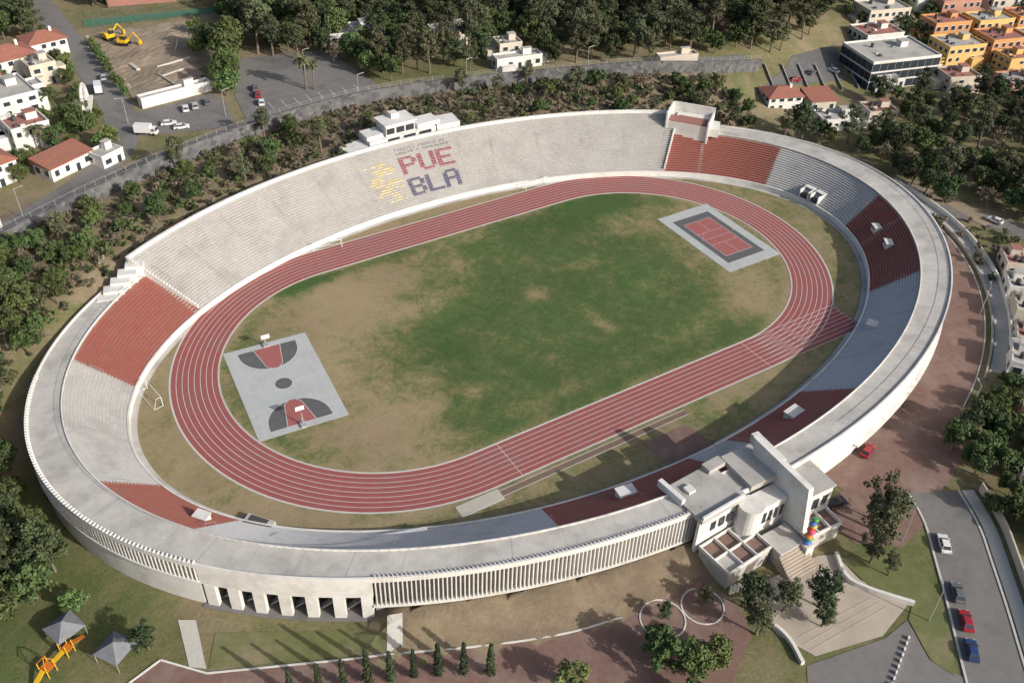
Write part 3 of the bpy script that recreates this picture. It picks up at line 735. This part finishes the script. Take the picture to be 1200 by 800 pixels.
# ------------------------------------------------------------------ buildings
brng=random.Random(9)
def building(name,x,y,w,d,h,rot,wm,rm,roof='flat',floors=2,tank=True,glassy=False,win=True):
    rot=rad(rot); z=min(T(x+a*w/2,y+b*d/2) for a in(-1,1) for b in(-1,1))
    e=empty(name,(x,y,z),rot)
    mb=MB(); mb.box(0,0,-1,w,d,h+1)
    if roof=='flat':
        for (a,b,ww,dd) in ((0,-d/2+.1,w+.1,.3),(0,d/2-.1,w+.1,.3),(-w/2+.1,0,.3,d-.5),(w/2-.1,0,.3,d-.5)): mb.box(a,b,h,ww,dd,.7)
        if w>7 and win:
            s=brng.choice((-1,1)); mb.box(s*(w/2+1.7),brng.uniform(-.2,.2)*d,-1,3.4,d*.55,h*.6+1)
            mb.box(-s*w*.28,-d/2-1.0,-1,w*.3,2.0,h*.55+1)
    mb.make("walls",[wm],e)
    mb=MB()
    if roof=='flat':
        mb.box(0,0,h+.005,w-.5,d-.5,.1)
        if w>6: mb.box(w*.22,d*.15,h+.1,min(3,w*.3),min(3,d*.3),2.0,0,1); mb.box(w*.22,d*.15,h+2.1,min(3.4,w*.34),min(3.4,d*.34),.15,0,0)
        if tank:
            N=10; cx,cy=-w*.2,d*.2; mb.prism([(cx+.6*cos(2*pi*k/N),cy+.6*sin(2*pi*k/N)) for k in range(N)],h+.1,h+1.5,2)
            mb.box(-w*.28,-d*.22,h+.1,1.2,.9,.6,0,2)
            for _ in range(3): mb.box(brng.uniform(-.35,.35)*w,brng.uniform(-.35,.35)*d,h+.1,brng.uniform(.4,1.4),brng.uniform(.4,1.2),brng.uniform(.3,.9),0,brng.choice((0,1,2)))
    elif roof=='hip':
        o=.5; rh=min(w,d)*.22; A=[(-w/2-o,-d/2-o,h),(w/2+o,-d/2-o,h),(w/2+o,d/2+o,h),(-w/2-o,d/2+o,h)]
        if w>d: R=[(-w/2+d/2,0,h+rh),(w/2-d/2,0,h+rh)]; F=[[A[0],A[1],R[1],R[0]],[A[1],A[2],R[1]],[A[2],A[3],R[0],R[1]],[A[3],A[0],R[0]]]
        else: R=[(0,-d/2+w/2,h+rh),(0,d/2-w/2,h+rh)]; F=[[A[0],A[1],R[0]],[A[1],A[2],R[1],R[0]],[A[2],A[3],R[1]],[A[3],A[0],R[0],R[1]]]
        for f in F: mb.face(f)
        mb.box(0,0,h-.2,w+1,d+1,.19)
        mb.box(w*.25,0,h,.8,.8,rh+.6,0,1)
    elif roof=='shed':
        o=.5; mb.hexa([(-w/2-o,-d/2-o,h),(w/2+o,-d/2-o,h),(w/2+o,d/2+o,h+.02),(-w/2-o,d/2+o,h+.02)],[(-w/2-o,-d/2-o,h+.25),(w/2+o,-d/2-o,h+.25),(w/2+o,d/2+o,h+d*.2),(-w/2-o,d/2+o,h+d*.2)])
    mb.make("roof",[rm,wm,m_dark],e)
    if not win: return e
    mb=MB(); fh=h/floors
    for f in range(floors):
        for (L,ax,sg) in ((w,0,-1),(w,0,1),(d,1,-1),(d,1,1)):
            n=max(1,int(L/3.0))
            for k in range(n):
                if not glassy and brng.random()<.18: continue
                u=-L/2+L*(k+.5)/n; ww=min(1.7,L/n*.6)*brng.uniform(.7,1.15); hh=fh*.45; zz=f*fh+fh*.32
                if glassy: ww=L/n-.15; hh=fh*.8; zz=f*fh+.1*fh
                if f==0 and k==n//2 and sg==-1 and ax==0: zz=0.02;hh=2.1;ww=1.2
                if ax==0: mb.box(u,sg*(d/2+.03),zz-.08,ww+.2,.1,hh+.16,0,1); mb.box(u,sg*(d/2+.06),zz,ww,.1,hh,0,0)
                else: mb.box(sg*(w/2+.03),u,zz-.08,.1,ww+.2,hh+.16,0,1); mb.box(sg*(w/2+.06),u,zz,.1,ww,hh,0,0)
    mb.make("windows_and_door",[m_glass,m_whitest if not glassy else m_steel],e)
    return e
B=building
B("white_house",-88,142,14,16,8,10,m_white,m_roofg,'flat',3); B("white_house",-86,122,10,9,6,10,m_white,m_roofred,'flat',2)
B("red_roof_house",-82,176,14,12,6,15,m_white,m_tile,'hip',2); B("red_roof_house",-70,185,12,10,6,10,m_white,m_tile,'hip',2)
B("red_roof_house",-93,162,12,12,7,5,m_white,m_tile,'hip',2); B("white_house",-75,164,8,8,6,10,m_beige,m_roofg,'flat',2)
B("red_roof_house",-81,101,13,7,3.6,28,m_white,m_tile,'shed',1); B("white_house",-70.5,100,7,6,3.0,28,m_white,m_roofg,'flat',1,False)
B("red_roof_house",-100,104,13,12,6,20,m_white,m_tile,'hip',2); B("white_house",-108,83,12,12,5,25,m_white,m_roofg,'flat',2)
B("white_house",-101,122,12,10,6,10,m_white,m_roofg,'flat',2); B("red_roof_house",-92,205,14,12,6,10,m_white,m_tile,'hip',2)
B("low_white_building",-43,131.5,22,3.2,2.6,8,m_white,m_roofg,'flat',1,False,False,False)
B("white_house",-98,186,10,10,7,5,m_white,m_roofred,'flat',2)
B("red_roof_house",-101,142,9,9,5,5,m_pink,m_tile,'hip',2); B("white_house",-80,150,6,6,5,10,m_white,m_roofg,'flat',2)
B("villa",24,150,18,10,4,-12,m_white,m_roofg,'flat',1); B("villa",52,132,14,9,5,-15,m_beige,m_roofg,'flat',2); B("villa",62,104,16,5,3.4,-10,m_white,m_roofg,'flat',1,False)
B("villa",63,112,8,7,5.5,-10,m_beige,m_roofg,'flat',2); B("low_white_building",112,82,14,4,2.8,-14,m_beige,m_roofg,'flat',1,False,False,False)
B("glass_office_building",190,56,28,19,10,-14,m_white,m_roofg,'flat',3,True,True)
B("office_annex",203,74,16,12,7,-14,m_white,m_roofred,'flat',2)
for i,(x,y,w,d,h,r,mt) in enumerate(((222,52,16,12,9,-15,m_yel),(240,47,16,12,10,-15,m_ora),(258,42,16,12,9,-15,m_yel),(232,66,16,10,11,-15,m_ora),(250,60,16,10,11,-15,m_yel),(268,56,15,10,11,-15,m_ora),(216,84,18,12,9,-15,m_beige),(254,80,18,12,11,-15,m_pink),(282,50,16,12,12,-15,m_ora),(240,94,18,12,9,-15,m_white),(276,74,16,12,12,-15,m_beige),(234,36,10,9,7,-15,m_yel),(250,30,10,9,7,-15,m_ora))):
    B("apartment_building",x,y,w,d,h,r,mt,m_roofred if i%2 else m_roofg,'flat',3)
B("red_roof_house",136,55,12,9,4.5,-20,m_white,m_tile,'hip',2); B("red_roof_house",147,48,9,8,4.5,-20,m_beige,m_tile,'shed',1); B("white_house",143,36,13,8,3.5,-22,m_white,m_roofg,'flat',1)
B("white_house",158,32,10,8,4.5,-22,m_beige,m_roofred,'flat',2); B("brick_house",222,24,14,11,5,-20,m_pink,m_roofg,'flat',2); B("brick_house",206,38,12,10,5,-20,m_beige,m_roofred,'flat',2)
B("brick_house",266,22,14,12,6,-20,m_white,m_roofg,'flat',2)
for (x,y,w,d,h,r,wm,rm,rf) in ((86,-74,9,7,3.6,35,m_white,m_roofg,'flat'),(95,-69,7,7,3.2,38,m_beige,m_roofred,'flat'),(103,-62,8,6,4,42,m_beige,m_roofg,'flat'),(111,-55,7,7,3.4,45,m_white,m_roofg,'flat'),
    (75,-85,8,7,3.2,30,m_pink,m_roofred,'flat'),(67,-92,8,7,3.6,30,m_beige,m_tile,'hip'),(82,-86,7,6,4.5,35,m_white,m_roofg,'flat'),(58,-97,8,7,3.6,28,m_white,m_roofg,'flat'),(120,-48,8,8,3.6,48,m_beige,m_roofred,'flat'),
    (94,-81,8,7,4.2,35,m_pink,m_roofg,'flat'),(106,-72,9,8,4.5,40,m_beige,m_roofg,'flat'),(71,-101,8,8,3.8,30,m_beige,m_roofred,'flat'),(47,-107,9,8,4.2,40,m_white,m_roofred,'flat'),(127,-61,9,9,4.5,45,m_white,m_roofg,'flat')):
    B("white_house" if wm is m_white else "brick_house",x,y,w,d,h,r,wm,rm,rf,1 if h<4 else 2)
mb=MB()
P=[(-8*cos(a),0,7*sin(a)) for a in np.linspace(0,pi,17)]
for a,b in zip(P[:-1],P[1:]): mb.tube(a,b,.4,.4,6)
for k in range(3,14): mb.tube(P[k],(P[k][0],0,.5),.08,.08,4)
mb.box(0,0,0,16,3,.6)
mb.make("white_arch_footbridge",[m_white],loc=(-68,136,T(-68,136)+.3),rot=rad(75))
mb=MB(); n=10
for k in range(n):
    a0,a1=pi*k/n,pi*(k+1)/n
    mb.face([(-12,9*cos(a0),5*sin(a0)),(12,9*cos(a0),5*sin(a0)),(12,9*cos(a1),5*sin(a1)),(-12,9*cos(a1),5*sin(a1))],0)
for x in(-12,12): mb.face([(x,9*cos(pi*k/n),5*sin(pi*k/n)) for k in range(n+1)],1)
mb.make("arched_roof_hall",[m_roofred,m_white],loc=(-28,228,T(-28,228)),rot=rad(-14))

# ------------------------------------------------------------------ vehicles
paints={c:M("paint_"+c,v,rough=.3,spec=.5) for c,v in dict(white=(.66,.66,.66),red=(.30,.02,.03),grey=(.12,.125,.13),black=(.02,.02,.025),blue=(.02,.05,.14),silver=(.4,.41,.42)).items()}
m_lamp=M("lamp_lens",(.6,.6,.55),rough=.2)
def carmesh():
    mb=MB()
    def loft(prof,w,m):
        b=[(x,-w/2,z) for x,z in prof]; t=[(x,w/2,z) for x,z in prof]; mb.hexa(b,t,m)
    loft([(-2.12,.32),(-2.2,.6),(-2.15,.86),(-1.5,.97),(1.0,.97),(1.95,.84),(2.18,.66),(2.15,.32)],1.76,0)
    zt=1.45
    A=[(-1.85,-.80,.965),(1.05,-.80,.965),(1.05,.80,.965),(-1.85,.80,.965)];Bt=[(-1.35,-.62,zt),(.25,-.62,zt),(.25,.62,zt),(-1.35,.62,zt)]
    mb.hexa(A,Bt,1)
    mb.hexa([(-1.40,-.65,zt-.02),(.30,-.65,zt-.02),(.30,.65,zt-.02),(-1.40,.65,zt-.02)],[(-1.28,-.58,zt+.05),(.18,-.58,zt+.05),(.18,.58,zt+.05),(-1.28,.58,zt+.05)],0)
    for s in(-1,1):
        for x0,x1 in ((-1.35,-1.82),(.25,1.02),(-.55,-.6)): mb.tube((x0,s*.635,zt-.01),(x1,s*.81,.97),.045,.05,4,0)
        mb.box(.85,s*.95,.95,.2,.18,.14,0,0)
        mb.box(2.12,s*.62,.62,.1,.34,.14,0,3); mb.box(-2.16,s*.66,.68,.08,.26,.16,0,4)
        for x in(-1.35,1.35): mb.tube((x,s*.70,.33),(x,s*.91,.33),.33,.33,14,2); mb.tube((x,s*.88,.33),(x,s*.925,.33),.18,.18,10,5)
    return mb
def truckmesh():
    mb=MB()
    mb.box(-.9,0,.8,4.6,2.1,2.2,0,0); mb.hexa([(1.5,-1,.5),(3.1,-1,.5),(3.1,1,.5),(1.5,1,.5)],[(1.5,-.95,2.2),(2.7,-.95,2.2),(2.7,.95,2.2),(1.5,.95,2.2)],0)
    mb.hexa([(2.95,-.85,1.35),(3.05,-.85,1.35),(3.05,.85,1.35),(2.95,.85,1.35)],[(2.7,-.8,2.1),(2.8,-.8,2.1),(2.8,.8,2.1),(2.7,.8,2.1)],1)
    mb.box(-.2,0,.5,6,.9,.3,0,2)
    for s in(-1,1):
        mb.box(2.2,s*.97,1.4,.8,.06,.6,0,1)
        for x in(-2.2,2.2): mb.tube((x,s*.75,.42),(x,s*1.02,.42),.42,.42,14,2)
    return mb
def vehicle(name,x,y,rot,paint,kind="car"):
    mb=carmesh() if kind=="car" else truckmesh()
    o=mb.make(name,[paints[paint],m_glass,m_tyre,m_lamp,paints['red'],m_steel],loc=(x,y,T(x,y)+.11),rot=rad(rot))
    if kind=="car":
        bv=o.modifiers.new("bevel",'BEVEL'); bv.width=.06; bv.segments=2; bv.limit_method='ANGLE'
    return o
vehicle("parked_car",34,-75,18,'red'); vehicle("parked_car",18,-81.5,-10,'black')
vehicle("parked_car",27.6,-98.6,50,'white'); vehicle("parked_car",20.6,-107,50,'grey'); vehicle("parked_car",17,-111.4,50,'red'); vehicle("parked_car",13,-115.6,46,'blue')
vehicle("delivery_truck",-57,111,-35,'white','t'); vehicle("parked_car",-50,114,-15,'white'); vehicle("parked_car",-47.5,110,-15,'white'); vehicle("parked_car",-43,121.5,80,'white'); vehicle("parked_car",-40,122,80,'silver'); vehicle("parked_car",-36,123,80,'grey')
vehicle("delivery_truck",-62,147,80,'white','t'); vehicle("parked_car",-58.5,156,80,'silver'); vehicle("parked_car",-21,121,75,'red'); vehicle("parked_car",-20,126,75,'grey'); vehicle("parked_car",-22,115,75,'white')
vehicle("parked_car",160,64,20,'grey'); vehicle("parked_car",170,63,100,'white'); vehicle("parked_car",136,-30,100,'white'); vehicle("parked_car",150,62,-20,'red')
def excavator(x,y,rot):
    mb=MB()
    for s in(-1,1): mb.box(0,s*1.1,0,3.8,.6,.8,0,1)
    mb.box(-.2,0,.85,3.2,2.5,1.1,0,0); mb.box(.6,-.6,1.95,1.5,1.1,1.3,0,2); mb.box(.6,-.6,3.25,1.6,1.2,.12,0,0); mb.box(-1.3,.2,1.95,1,1.8,.5,0,0)
    mb.tube((1.2,.4,1.6),(3.9,.4,4.2),.28,.22,6,0); mb.tube((3.9,.4,4.2),(5.6,.4,1.8),.22,.16,6,0)
    mb.hexa([(5.2,-.2,.3),(6.1,-.2,.5),(6.1,1.0,.5),(5.2,1.0,.3)],[(5.3,-.2,1.7),(5.8,-.2,1.8),(5.8,1.0,1.8),(5.3,1.0,1.7)],0)
    mb.make("excavator",[m_ylw,m_tyre,m_glass],loc=(x,y,T(x,y)+.5),rot=rad(rot))
excavator(-49,188,20); excavator(-46,181,-40)
def canopy(x,y,rot):
    mb=MB()
    for a in(-2.2,2.2):
        for b in(-2.2,2.2): mb.tube((a,b,0),(a,b,2.4),.06,.06,5,1)
    P=[(-2.4,-2.4,2.4),(2.4,-2.4,2.4),(2.4,2.4,2.4),(-2.4,2.4,2.4)]
    for i in range(4): mb.face([P[i],P[(i+1)%4],(0,0,4.0)],0)
    mb.make("canopy_tent",[M("canopy_grey",(.14,.15,.17),(.2,.21,.23),1),m_steel],loc=(x,y,T(x,y)),rot=rad(rot))
canopy(-111.5,-38,20); canopy(-105.5,-46,35)
mb=MB()
for x,y in((0,0),(1.6,0),(0,1.6),(1.6,1.6),(4,0),(5.4,0),(4,1.4),(5.4,1.4)): mb.tube((x,y,0),(x,y,3),.08,.08,5,0)
mb.box(.8,.8,1.5,1.7,1.7,.12,0,1);mb.box(4.7,.7,1.2,1.5,1.5,.12,0,1); mb.box(2.8,.75,1.3,2.6,.8,.1,0,0)
mb.hexa([(-3,.4,.1),(0,.4,1.6),(0,1.2,1.6),(-3,1.2,.1)],[(-3,.4,.2),(0,.4,1.75),(0,1.2,1.75),(-3,1.2,.2)],0); mb.hexa([(5.4,.3,1.3),(8,.3,.1),(8,1.1,.1),(5.4,1.1,1.3)],[(5.4,.3,1.45),(8,.3,.2),(8,1.1,.2),(5.4,1.1,1.45)],1)
for q in((0,0),(1.6,0),(1.6,1.6),(0,1.6)): mb.tube((q[0],q[1],3),(.8,.8,4),.08,.08,4,1)
mb.make("playground_climbing_frame",[m_ylw,M("play_orange",(.5,.15,.02))],loc=(-115.5,-44.5,T(-117,-43)),rot=rad(35))
def lamp(x,y,rot=0,h=8):
    mb=MB(); mb.tube((0,0,0),(0,0,h),.11,.07,6); mb.tube((0,0,h),(1.6,0,h+.3),.05,.04,5); mb.box(1.8,0,h+.2,.7,.3,.14)
    mb.make("street_lamp",[m_steel],loc=(x,y,T(x,y)),rot=rad(rot))
for a in ((22,-94,40),(12,-108,45),(-60,120,180),(-34,112,0),(5,104,0),(40,99,0),(80,89,0),(62,-78,60),(95,-56,40),(-95,80,0),(-2,130,0)): lamp(*a)

# ------------------------------------------------------------------ trees
def tree_mesh(name,seed,h,cr,mats,ch=None,nclump=40,per=48,leaf=.5):
    r=np.random.default_rng(seed); mb=MB(); ch=ch or h*.62
    cz=h-ch/2; tilt=r.normal(0,.04*h,2)
    if cr<1: tilt=tilt*.1
    mb.tube((0,0,-.5),(tilt[0]*.5,tilt[1]*.5,h*.4),.035*h*.6+.08,.022*h*.6+.05,7,0); mb.tube((tilt[0]*.5,tilt[1]*.5,h*.4),(tilt[0],tilt[1],h*.78),.022*h*.6+.05,.05,6,0)
    cl=[]
    lobes=[(r.normal(0,.33,3)) for _ in range(5)]
    for i in range(nclump):
        d=r.normal(size=3); d/=np.linalg.norm(d); f=r.uniform(.35,1)**.6
        lb=lobes[i%5]
        p=np.array([cr*(d[0]*f*.72+lb[0]*.55),cr*(d[1]*f*.72+lb[1]*.55),ch/2*(d[2]*f*.85+lb[2]*.35)])
        cl.append(p+np.array([tilt[0],tilt[1],cz]))
    if cr<1:
        cl=[np.array([cr*.45*(1-k/nclump)*cos(k*2.4),cr*.45*(1-k/nclump)*sin(k*2.4),h*(.1+.86*k/nclump)]) for k in range(nclump)]
    for p in cl[::max(1,nclump//9)]:
        st=Vector((tilt[0]*.6,tilt[1]*.6,h*r.uniform(.32,.6))); mid=(st+Vector(p))/2+Vector((0,0,-.3)); mb.tube(st,mid,.10 if cr>1 else .03,.07 if cr>1 else .02,5,0); mb.tube(mid,p,.07 if cr>1 else .02,.03 if cr>1 else .01,4,0)
    nb=len(mb.f); tone=[0.5]*nb
    V=[];F=[];base=len(mb.v)
    for ci,p in enumerate(cl):
        ct=r.uniform(.1,.9); R=cr*r.uniform(.2,.34)
        if cr<1: R=cr*(.75-.45*ci/nclump)
        for j in range(per):
            d=r.normal(size=3); d/=np.linalg.norm(d); c=p+d*R*np.array([1,1,.75])*r.uniform(.45,1.05)
            n=d+r.normal(0,.55,3)+np.array([0,0,.35]); n/=np.linalg.norm(n)
            u=np.cross(n,r.normal(size=3)); u/=np.linalg.norm(u)+1e-9; w=np.cross(n,u); s=leaf*r.uniform(.55,1.15)
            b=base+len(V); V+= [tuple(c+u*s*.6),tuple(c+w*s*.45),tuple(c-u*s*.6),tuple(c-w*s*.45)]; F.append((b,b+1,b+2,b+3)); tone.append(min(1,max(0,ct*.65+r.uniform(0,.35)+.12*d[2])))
    mb.v+=V; mb.f+=F; mb.m+=[1]*len(F)
    me=bpy.data.meshes.new(name); me.from_pydata(mb.v,[],mb.f)
    for m_ in mats: me.materials.append(m_)
    me.polygons.foreach_set("material_index",mb.m); a=me.attributes.new("tone",'FLOAT','FACE'); a.data.foreach_set("value",tone); me.update(); return me
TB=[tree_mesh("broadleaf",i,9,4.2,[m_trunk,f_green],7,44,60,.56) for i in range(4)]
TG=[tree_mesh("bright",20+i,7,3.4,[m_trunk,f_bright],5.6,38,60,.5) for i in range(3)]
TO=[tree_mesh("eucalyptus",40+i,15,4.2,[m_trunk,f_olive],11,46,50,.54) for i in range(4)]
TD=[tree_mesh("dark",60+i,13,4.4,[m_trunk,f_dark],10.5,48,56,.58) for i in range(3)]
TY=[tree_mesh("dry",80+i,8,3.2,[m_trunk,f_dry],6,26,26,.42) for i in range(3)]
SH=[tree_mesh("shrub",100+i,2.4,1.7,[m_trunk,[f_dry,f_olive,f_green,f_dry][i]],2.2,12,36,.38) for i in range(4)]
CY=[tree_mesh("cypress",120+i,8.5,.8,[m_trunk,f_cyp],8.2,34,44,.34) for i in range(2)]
def palm_mesh(seed,h=8):
    r=np.random.default_rng(seed); mb=MB(); mb.tube((0,0,-.3),(.2,.1,h),.28,.2,8,0); tone=[.5]*len(mb.f)
    for k in range(26):
        a=2*pi*k/26+r.uniform(-.1,.1); el=r.uniform(-.3,1.0); L=2.9; prev=Vector((.2,.1,h)); d=Vector((cos(a)*cos(el),sin(a)*cos(el),sin(el))); w0=.12
        side=Vector((-sin(a),cos(a),0))
        for s in range(5):
            d=(d+Vector((0,0,-.26))).normalized(); nx_=prev+d*L/5; w1=[.5,.6,.5,.35,.05][s]
            mb.face([prev-side*w0,nx_-side*w1-Vector((0,0,.15)),nx_,prev],1); mb.face([prev,nx_,nx_+side*w1-Vector((0,0,.15)),prev+side*w0],1); tone+= [r.uniform(.2,.9)]*2
            prev=nx_;w0=w1
    me=bpy.data.meshes.new("palm"); me.from_pydata(mb.v,[],mb.f); me.materials.append(m_trunk); me.materials.append(f_olive)
    me.polygons.foreach_set("material_index",mb.m); t=me.attributes.new("tone",'FLOAT','FACE'); t.data.foreach_set("value",tone); return me
PM=palm_mesh(1)
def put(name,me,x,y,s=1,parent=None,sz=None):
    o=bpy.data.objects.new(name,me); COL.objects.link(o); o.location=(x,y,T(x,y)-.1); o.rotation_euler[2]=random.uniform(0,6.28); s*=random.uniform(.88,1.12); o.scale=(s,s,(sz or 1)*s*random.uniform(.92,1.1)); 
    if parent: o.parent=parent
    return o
random.seed(11)
R=random.choice
for x,y,s in ((-20,150,1.5),(-21,158,1.3),(-29,126,1.3),(-27,133,1.2),(-24,143,1.2),(0,172,1.6),(-6,178,1.4),(9,160,1.5),(12,166,1.3),(20,167,1.5),(28,170,1.4),(-67,109,.8),(-73,119,.9),(-70,124,.8),(16,135,1.2),(18,150,1.3),(22,140,1.2),(-2,160,1.2),(4,155,1.1),(17,122,1),(20,112,.9)): put("broadleaf_tree",R(TB+TG),x,y,s)
for x,y,s in ((-6,119,1.3),(-4,117.5,1.1),(-104,60,1),(-106,64,1),(-26,168,.9),(-71,128,.8),(-84,115,.8),(-108,56,.9)): put("palm_tree",PM,x,y,s)
for x,y in ((-22,181),(-28,160),(-12,164)): put("broadleaf_tree",R(TG),x,y,.9)
for x,y in [(-56+.1*k,140+6.5*k) for k in range(8)]: put("ficus_tree",R(TG),x,y,.5)
for i,(x,y) in enumerate(((-84.5,-66.5),(-80.5,-67.8),(-77,-69),(-73.5,-70.5),(-70.3,-71.8),(-67,-73.3),(-63.5,-74.7),(-60,-76.7),(-56.5,-79))): put("cypress_tree",CY[i%2],x,y,1)
for x,y,s in ((-47,-87,1.0),(-32,-91.5,1.1),(-28.5,-95,1.2),(-24.5,-96,1.1),(-33,-99,1)): put("broadleaf_tree",R(TG),x,y,s*.85)
for x,y,s in ((-12.5,-91,1.35),(-8,-94,1.0),(-2,-96.5,1.2),(-4.5,-99.5,.9),(-15,-95,1.0),(-26.5,-84.8,.55),(-19,-86.2,.6)): put("eucalyptus_tree",R(TO+TD[:1]),x,y,s*.6)
for x,y,s in ((19.5,-89.5,1.2),(13.5,-98,.6),(16,-92.5,1.1),(13,-94.5,.8),(22.5,-90.5,1.0),(18,-92.5,.9)): put("eucalyptus_tree",R(TO),x,y,s*.75)
for x,y,s in ((50,-83,1),(48,-90,1),(55,-82,.9),(58.5,-81.5,.8),(44,-101,.9),(49,-97,.8),(52,-88,.9),(66,-79.5,.7),(63,-83,.8),(56,-88,.8),(61,-92,.9),(76,-77,.6),(97,-77,.9),(42,-98,.6),(60,-86,.9),(70,-80,.8),(53,-93,.9)): put("broadleaf_tree",R(TB+TD[:1]),x,y,s*.8)
for x,y,s in ((-113,-16,1),(-117,-10,1),(-114,-5,.9),(-112,-25,1),(-113,3,1),(-118,-20,1.1),(-109,-34,.8),(-119,-30,1),(-116,10,1),(-122,-5,1.2),(-121,3,1.1),(-113.5,14,.8),(-125,-15,1.2),(-125,-38,1),(-110.5,-21,.7),(-101,-47,.6),(-115,-20,.9),(-118,-3,.9),(-119,-14,1)): put("broadleaf_tree",R(TB+TD+TG[:1]),x,y,s*.85)
blds=[(o.location.x,o.location.y) for o in bpy.data.objects if o.type=='EMPTY' and ('house' in o.name or 'building' in o.name or 'villa' in o.name or 'annex' in o.name) and 'entrance' not in o.name]
roads=[resample(offs(wl,5),4),resample(smooth([(122,-14),(133,-22),(140,-40),(130,-70),(118,-90)]),4),resample([(-62,215),(-61,188),(-60,130),(-64,108),(-76,92),(-92,80),(-112,70)],4)]
CYD=[(134,62),(172,58),(184,76),(160,74),(150,68)]
def free(x,y,rb=9,rr_=6):
    if any(math.dist((x,y),b)<rb for b in blds): return False
    for r_ in roads:
        if any(math.dist((x,y),b)<rr_ for b in r_): return False
    return not inpoly(x,y,CYD)
def scatter(poly,sp,name,pname,pool,s0,s1,rb=9,rr_=6,cond=None):
    e=empty(name); xs=[p[0] for p in poly];ys=[p[1] for p in poly]; pts=[]; A=(max(xs)-min(xs))*(max(ys)-min(ys))
    for _ in range(int(A/sp/sp*3.2)):
        x=random.uniform(min(xs),max(xs));y=random.uniform(min(ys),max(ys))
        if not inpoly(x,y,poly) or not free(x,y,rb,rr_) or (cond and not cond(x,y)): continue
        if any((x-a)**2+(y-b)**2<sp*sp for a,b in pts): continue
        pts.append((x,y)); put(pname,R(pool),x,y,random.uniform(s0,s1),e)
    return e
scatter([(-16,165),(-14,158),(16,122),(30,112),(57,104),(88,92),(122,78),(150,76),(172,80),(205,98),(215,108),(250,125),(330,155),(330,220),(120,270),(-30,290),(-40,240),(-5,200)],5.0,"forest","forest_tree",TD+TO+TO+TB[:3]+TY[:1],.7,1.15,9,4)
scatter([(-130,205),(-70,198),(-66,240),(-60,300),(-160,300)],6,"forest","forest_tree",TD+TO+TB,.8,1.2)
scatter([(-8,188),(-12,215),(-50,222),(-50,260),(0,260),(10,190)],6,"forest","forest_tree",TD+TO+TB,.8,1.2)
strip=[(-118,50),(-104,64),(-90,71),(-57,86),(-33,93),(-14,97),(9,98),(42,92),(78,82),(120,69),(118,45),(100,40),(80,50),(60,62),(20,71.5),(-20,71),(-60,60),(-85,45),(-100,25),(-114,30)]
scatter(strip,2.4,"hillside_shrubs","shrub",SH+SH[1:3],.5,1.25,5,3,lambda x,y: rho(x,y)>1.03)
scatter(strip,5.6,"hillside_trees","hillside_tree",TY+TB+TG[:2]+TO[:2],.38,.75,8,4,lambda x,y: rho(x,y)>1.07 and abs(x-4)>20)
scatter([(-170,20),(-103,14),(-99,30),(-90,46),(-80,56),(-98,64),(-112,70),(-150,90)],4.0,"hillside_trees","hillside_tree",TB+TB+TG+TO[:1]+TD[:2]+TY[:1],.5,.9,7,4,lambda x,y: rho(x,y)>1.045)
scatter([(-160,-30),(-109,-30),(-108,0),(-104,18),(-160,40)],4.4,"hillside_trees","hillside_tree",TB+TD+TG[:1],.65,1,6,4,lambda x,y: rho(x,y)>1.05)
scatter([(118,40),(135,20),(128,-10),(142,-38),(150,-60),(190,-40),(260,10),(280,18),(235,20),(200,28),(180,44),(172,42),(140,32)],5.2,"hillside_trees","hillside_tree",TB+TD+TO[:2]+TG[:1]+TY[:1],.6,1.0,9,5)
scatter([(110,30),(122,12),(122,-5),(135,-15),(130,-70),(110,-48),(120,-30),(119,10)],3.5,"hillside_shrubs","shrub",SH,.7,1.5,6,4,lambda x,y: rho(x,y)>1.1)
scatter([(200,40),(330,10),(340,150),(250,125),(200,100)],6,"hillside_trees","hillside_tree",TB+TD,.5,.8,9.5,5)
scatter([(-115,95),(-60,100),(-66,180),(-105,200)],5,"garden_trees","garden_tree",TG+TB+TO[:1],.4,.75,8,5.5)
scatter([(66,-80),(120,-50),(135,-70),(60,-115)],4.5,"garden_trees","garden_tree",TB+TG,.35,.65,5.5,4)

# ------------------------------------------------------------------ light
az=rad(155); el=rad(26)
sd=Vector((sin(az)*cos(el),cos(az)*cos(el),sin(el)))
l=bpy.data.lights.new("sun",'SUN'); l.energy=4.8; l.angle=rad(.5); l.color=(1,.945,.87)
lo=bpy.data.objects.new("sun",l); COL.objects.link(lo); lo.rotation_euler=sd.to_track_quat('Z','Y').to_euler()
w=bpy.data.worlds.new("World"); bpy.context.scene.world=w; w.use_nodes=True
s=w.node_tree.nodes.new("ShaderNodeTexSky"); s.sky_type='NISHITA'; s.sun_disc=False; s.sun_elevation=el; s.sun_rotation=az; s.dust_density=4
w.node_tree.links.new(s.outputs[0],w.node_tree.nodes["Background"].inputs[0]); w.node_tree.nodes["Background"].inputs[1].default_value=.14
# ------------------------------------------------------------------ camera
yaw,pit,roll=.573,.669,.0323
fw=Vector((sin(yaw)*cos(pit),cos(yaw)*cos(pit),-sin(pit))); r=Vector((cos(yaw),-sin(yaw),0)); u=r.cross(fw)
r2=r*cos(roll)+u*sin(roll); u2=-r*sin(roll)+u*cos(roll)
cd=bpy.data.cameras.new("camera"); co=bpy.data.objects.new("camera",cd); COL.objects.link(co)
co.matrix_world=Matrix(((r2[0],u2[0],-fw[0],-100.3),(r2[1],u2[1],-fw[1],-150.0),(r2[2],u2[2],-fw[2],131.6),(0,0,0,1)))
cd.sensor_width=36; cd.lens=33.0; cd.clip_end=9000; cd.clip_start=1
sc=bpy.context.scene; sc.camera=co
sc.view_settings.view_transform='Standard'; sc.view_settings.look='None'; sc.view_settings.exposure=0
